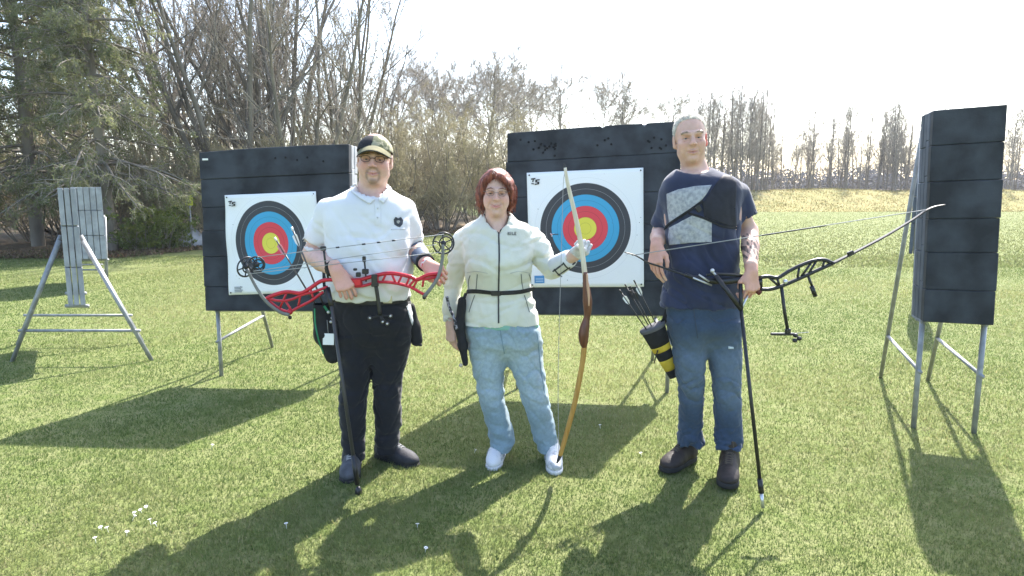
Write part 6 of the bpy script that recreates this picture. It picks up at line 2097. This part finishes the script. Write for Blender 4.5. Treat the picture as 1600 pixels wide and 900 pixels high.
strip(bv2, [(730, 426), (745, 424), (762, 427)], .003, .0006, 'yoke_seam', mat('cream_seam', (.40, .41, .38), .9), jacket, 12, .0015)
strip(bv2, [(797, 427), (812, 424), (828, 427)], .003, .0006, 'yoke_seam', mat('cream_seam', (.40, .41, .38), .9), jacket, 12, .0015)
# small dark stitched word on the chest, four blocky letters
LT = {'N': [[(0, 0), (.22, 0), (.22, 1), (0, 1)], [(.78, 0), (1, 0), (1, 1), (.78, 1)], [(.15, 1), (.4, 1), (.85, 0), (.6, 0)]],
      'I': [[(.3, 0), (.7, 0), (.7, 1), (.3, 1)]], 'L': [[(0, 0), (1, 0), (1, .2), (.25, .2), (.25, 1), (0, 1)]],
      'E': [[(0, 0), (.25, 0), (.25, 1), (0, 1)], [(.25, 0), (1, 0), (1, .2), (.25, .2)], [(.25, .4), (.85, .4), (.85, .6), (.25, .6)], [(.25, .8), (1, .8), (1, 1), (.25, 1)]]}
for i, ch in enumerate('NILE'):
    for pg in LT[ch]:
        patch(bv2, [(793.2 + 3.5 * i + 2.8 * u, 367.6 - 5.2 * w_) for u, w_ in pg], .0022, 'stitched_letter', M_GREYSEAM, jacket, 3)
M_BELT2 = mat('black_webbing', (.018, .018, .018), .7, .2)
strip(bv2, [(722, 466), (728, 457), (745, 455), (779, 458), (812, 456), (833, 451)], .022, .004, 'belt', M_BELT2, woman, 30, .003)
q, n_ = cast(bv2, (775, 457), .009)
MB().box(q, (.05, .006, .026), (1, 0, 0), (0, 1, 0), (0, 0, 1), .003).build('belt_buckle', M_BLACK, woman, False)
# green shirt hem under the jacket
F = Field(axis(-.30, .26, .006), axis(3.3, 3.68, .006), axis(.70, .90, .006))
F.loft([row(495, 729, 838, Y2, .117), row(509.5, 725, 842, Y2, .122)], .01)
make_mesh(F, 'shirt_hem', mat('mint_cotton', (.22, .42, .34), .9, .1), woman)
# jeans
F = Field(axis(-.34, .40, .0062), axis(3.28, 3.72, .0062), axis(.06, .90, .0062))
trouser_legs(F, [row(500, 727, 840, Y2, .118), row(520, 728, 844, Y2, .126), row(536, 731, 846, Y2, .118), row(550, 738, 840, Y2 + .005, .092), row(562, 752, 828, Y2 + .01, .06), row(572, 766, 814, Y2 + .01, .035)],
             [[row(512, 727, 790, Y2, .116), row(535, 730, 791, Y2, .108), row(560, 734, 789, Y2, .098), row(590, 740, 788, Y2 - .005, .09), row(620, 747, 789, Y2 - .01, .083), row(650, 755, 796, Y2, .078), row(675, 761, 803, Y2, .077), row(692, 764, 803, Y2, .076), row(706, 766, 797, Y2, .073)],
              [row(512, 782, 843, Y2, .116), row(535, 786, 847, Y2, .108), row(560, 792, 849, Y2, .098), row(590, 802, 853, Y2 - .01, .09), row(620, 813, 858, Y2 - .015, .083), row(650, 822, 864, Y2 - .01, .079), row(675, 830, 871, Y2 - .01, .078), row(695, 838, 873, Y2 - .01, .078), row(711, 841, 873, Y2 - .01, .074)]])
wz, wk = wrinkle(28, 58, (.5, .5, 1.2)), wrinkle(29, 30)
cr = creases(106, 42, 5)
F.displace(lambda x, y, z: .006 * cr(x, y, z))
F.displace(lambda x, y, z: .014 * wz(x, y, z) * fold(x, y, z, .40, .13, .66) + .007 * wk(x, y, z))
jeans2, v_, f_ = make_mesh(F, 'jeans', denim_v('pale_denim_worn'), woman, lambda v: fade(v, Y2, (.21, .30, .36), (.36, .45, .50), .60, .40))
bvj2 = bvh_of(v_, f_)
M_SEAM2 = mat('pale_seam', (.16, .24, .29), .9)
strip(bvj2, [(781, 512), (784, 530), (788, 552)], .005, .001, 'fly_seam', M_SEAM2, jeans2, 14, .002)
strip(bvj2, [(838, 512), (841, 540), (845, 580), (852, 620)], .004, .001, 'side_seam', M_SEAM2, jeans2, 20, .002)
M_SHOE_WH = mat('white_trainer', (.66, .66, .68), .6, 0, 16, color2=(.34, .36, .38), contrast=(.54, .60), bump=.4, bscale=110, bdist=.003)
M_SOLE_WH = mat('white_sole', (.62, .62, .62), .7, .1)
M_LACE_W = mat('white_lace', (.75, .75, .75), .8)
ta = G(769, 736); tb = G(868, 742)
for t_, hx in ((ta, (783, 704)), (tb, (860, 708))):
    s_o = shoe(woman, t_ + nrm(G(*hx) - t_) * .255, t_, M_SHOE_WH, M_SOLE_WH, .040, .066, None, 'shoe', M_LACE_W)
    d_ = nrm(t_ - G(*hx)); sd = V(-d_[1], d_[0], 0)
    for sg in (-1, 1):
        MB().tube([t_ - d_ * .10 + sd * .0445 * sg + V(0, 0, .045), t_ - d_ * .15 + sd * .041 * sg + V(0, 0, .060)], .006, 6).build('stripe', M_INK_GREY, s_o)
    MB().ball(t_ + V(0, .006, .012) - d_ * .012, (.022, .012, .012), 8, 5, sd, d_, V(0, 0, 1)).build('toe_bumper', M_SOLE_DARK, s_o)
# gloved bow hand: white glove shell over fingers
M_GLOVE = mat('grey_white_glove', (.50, .51, .52), .85, .25, 45, bump=.4, bscale=200, bdist=.003)
F = Field(axis(wr2B[0] - .10, wr2B[0] + .14, .0036), axis(wr2B[1] - .14, wr2B[1] + .08, .0036), axis(wr2B[2] - .09, wr2B[2] + .15, .0036))
FING_S = FING
FING = [(a, b, c, r + .0016) for a, b, c, r in FING_S]
sculpt_hand(F, wr2B, V(.62, -.55, .55), V(.35, -.75, .10), 'L', GRIP, TH_GRIP, .955, .02, .031)
FING = FING_S
make_mesh(F, 'glove', M_GLOVE, woman)
# forearm guard: pale shield with dark stripes
pts = [el2B + (wr2B - el2B) * t for t in (.22, .30, .86, .94)]
ag = MB().tube(pts, [.050, .0535, .046, .042], 20).build('arm_guard', mat('pale_guard', (.62, .63, .65), .6, .1), woman)
bag = bvh_of([np.array(v.co) + ORG[ag.name] for v in ag.data.vertices], [tuple(p.vertices) for p in ag.data.polygons])
for p_ in ([(864, 424), (878, 414), (892, 402)], [(872, 430), (885, 421), (899, 410)], [(866, 420), (872, 428), (878, 432)], [(880, 410), (886, 418), (893, 420)]):
    strip(bag, p_, .009, .001, 'guard_stripe', M_EMB, ag, 10, .002)
# --- black hip quiver with patterned strap
quiv2 = thing('quiver', 'slim black hip quiver with patterned cord beside the light jeans', 'quiver', D(722, 575, 3.42))
F = Field(axis(-.34, -.14, .005), axis(3.34, 3.52, .005), axis(.50, .92, .005))
F.chain([D(722, 470, 3.42), D(718, 510, 3.42), D(723, 540, 3.42), D(727, 568, 3.42)], [.022, .026, .024, .014], .02)
F.displace(lambda x, y, z: .003 * wq(x, y, z))
make_mesh(F, 'tube', M_BLACK_MATT, quiv2)
P = smooth_path([D(698, 463, 3.44), D(702, 480, 3.43), D(709, 496, 3.40), D(714, 515, 3.39)], 18)
MB().tube(P, .0075, 8).build('patterned_cord', mat('patterned_cord', (.03, .03, .035), .8, 0, 70, color2=(.30, .29, .32), contrast=(.5, .55)), quiv2)
MB().tube([D(728, 458, 3.42), D(723, 472, 3.41)], .008, 6).build('hanger', M_BLACK_MATT, quiv2)
MB().ball(D(720, 571, 3.40), .011, 8, 5).build('toggle', mat('pale_wood', (.45, .38, .3), .6), quiv2)

# --- wooden takedown recurve bow
YW = 3.24
ang_top, ang_bot = D(882, 258, 3.22), D(873, 724, 3.26)
wb = lambda x, y, d=0.0: D(x, y, YW + d)
bow2 = thing('wooden_bow', 'wooden recurve bow with pale upper limb, its lower tip on the white shoe', 'bow', wb(873, 722))
def wood(name, c, c2):
    return mat(name, c, .38, 0, 14, color2=c2, stretch=(6, 6, .6), contrast=(.3, .7), spec=.5)
M_PALEWOOD = wood('pale_wood_limb', (.50, .42, .30), (.66, .60, .50))
M_AMBER = wood('amber_limb', (.34, .17, .035), (.46, .26, .07))
M_RISER = wood('dark_red_wood', (.075, .022, .012), (.17, .06, .03))
M_LIGHTWOOD = wood('light_lamination', (.42, .22, .13), (.55, .36, .25))
def flat_limb(name, pts, r, m, n=30, sq=(.40, 1.0)):
    P = smooth_path(pts, n)
    return MB().tube(P, np.interp(np.linspace(0, 1, n), np.linspace(0, 1, len(r)), r), 10, squash=sq, ref=np.array([0, 1.0, 0])).build(name, m, bow2)
flat_limb('upper_limb', [wb(883, 262), wb(886, 282), wb(893, 312), wb(900, 342), wb(906, 372), wb(911, 405), wb(914, 430)], [.008, .011, .013, .014, .015], M_PALEWOOD, sq=(.5, .9))
flat_limb('limb_tip', [wb(881, 255), wb(882, 259), wb(884, 267)], [.004, .006, .008], M_INK, 6)
flat_limb('riser', [wb(914, 425), wb(915, 440), wb(917, 458), wb(918, 475), wb(918, 490), wb(915, 505), wb(912, 520), wb(912, 535), wb(913, 543)], [.013, .015, .021, .026, .023, .017, .026, .030, .023, .013], M_RISER, 34, (.8, .9))
flat_limb('riser_lamination', [wb(917, 428, -.014), wb(918, 445, -.017), wb(920, 462, -.020), wb(920, 478, -.021)], [.006, .008, .008, .004], M_LIGHTWOOD, 16, (.7, .8))
flat_limb('lower_limb', [wb(913, 538), wb(911, 560), wb(906, 590), wb(899, 625), wb(890, 660), wb(881, 692), wb(875, 712)], [.016, .015, .015, .0145, .014, .012], M_AMBER, sq=(.5, .9))
flat_limb('limb_tip', [wb(877, 706), wb(873, 717), wb(870, 724)], [.011, .009, .004], M_INK, 8)
P = [wb(884, 264), wb(880, 290, .0), wb(877, 400, .005), wb(874, 500, .01), wb(872, 600, .012), wb(873, 712)]
MB().tube(smooth_path(P, 20), .0014, 5).build('bow_string', M_STRING, bow2)
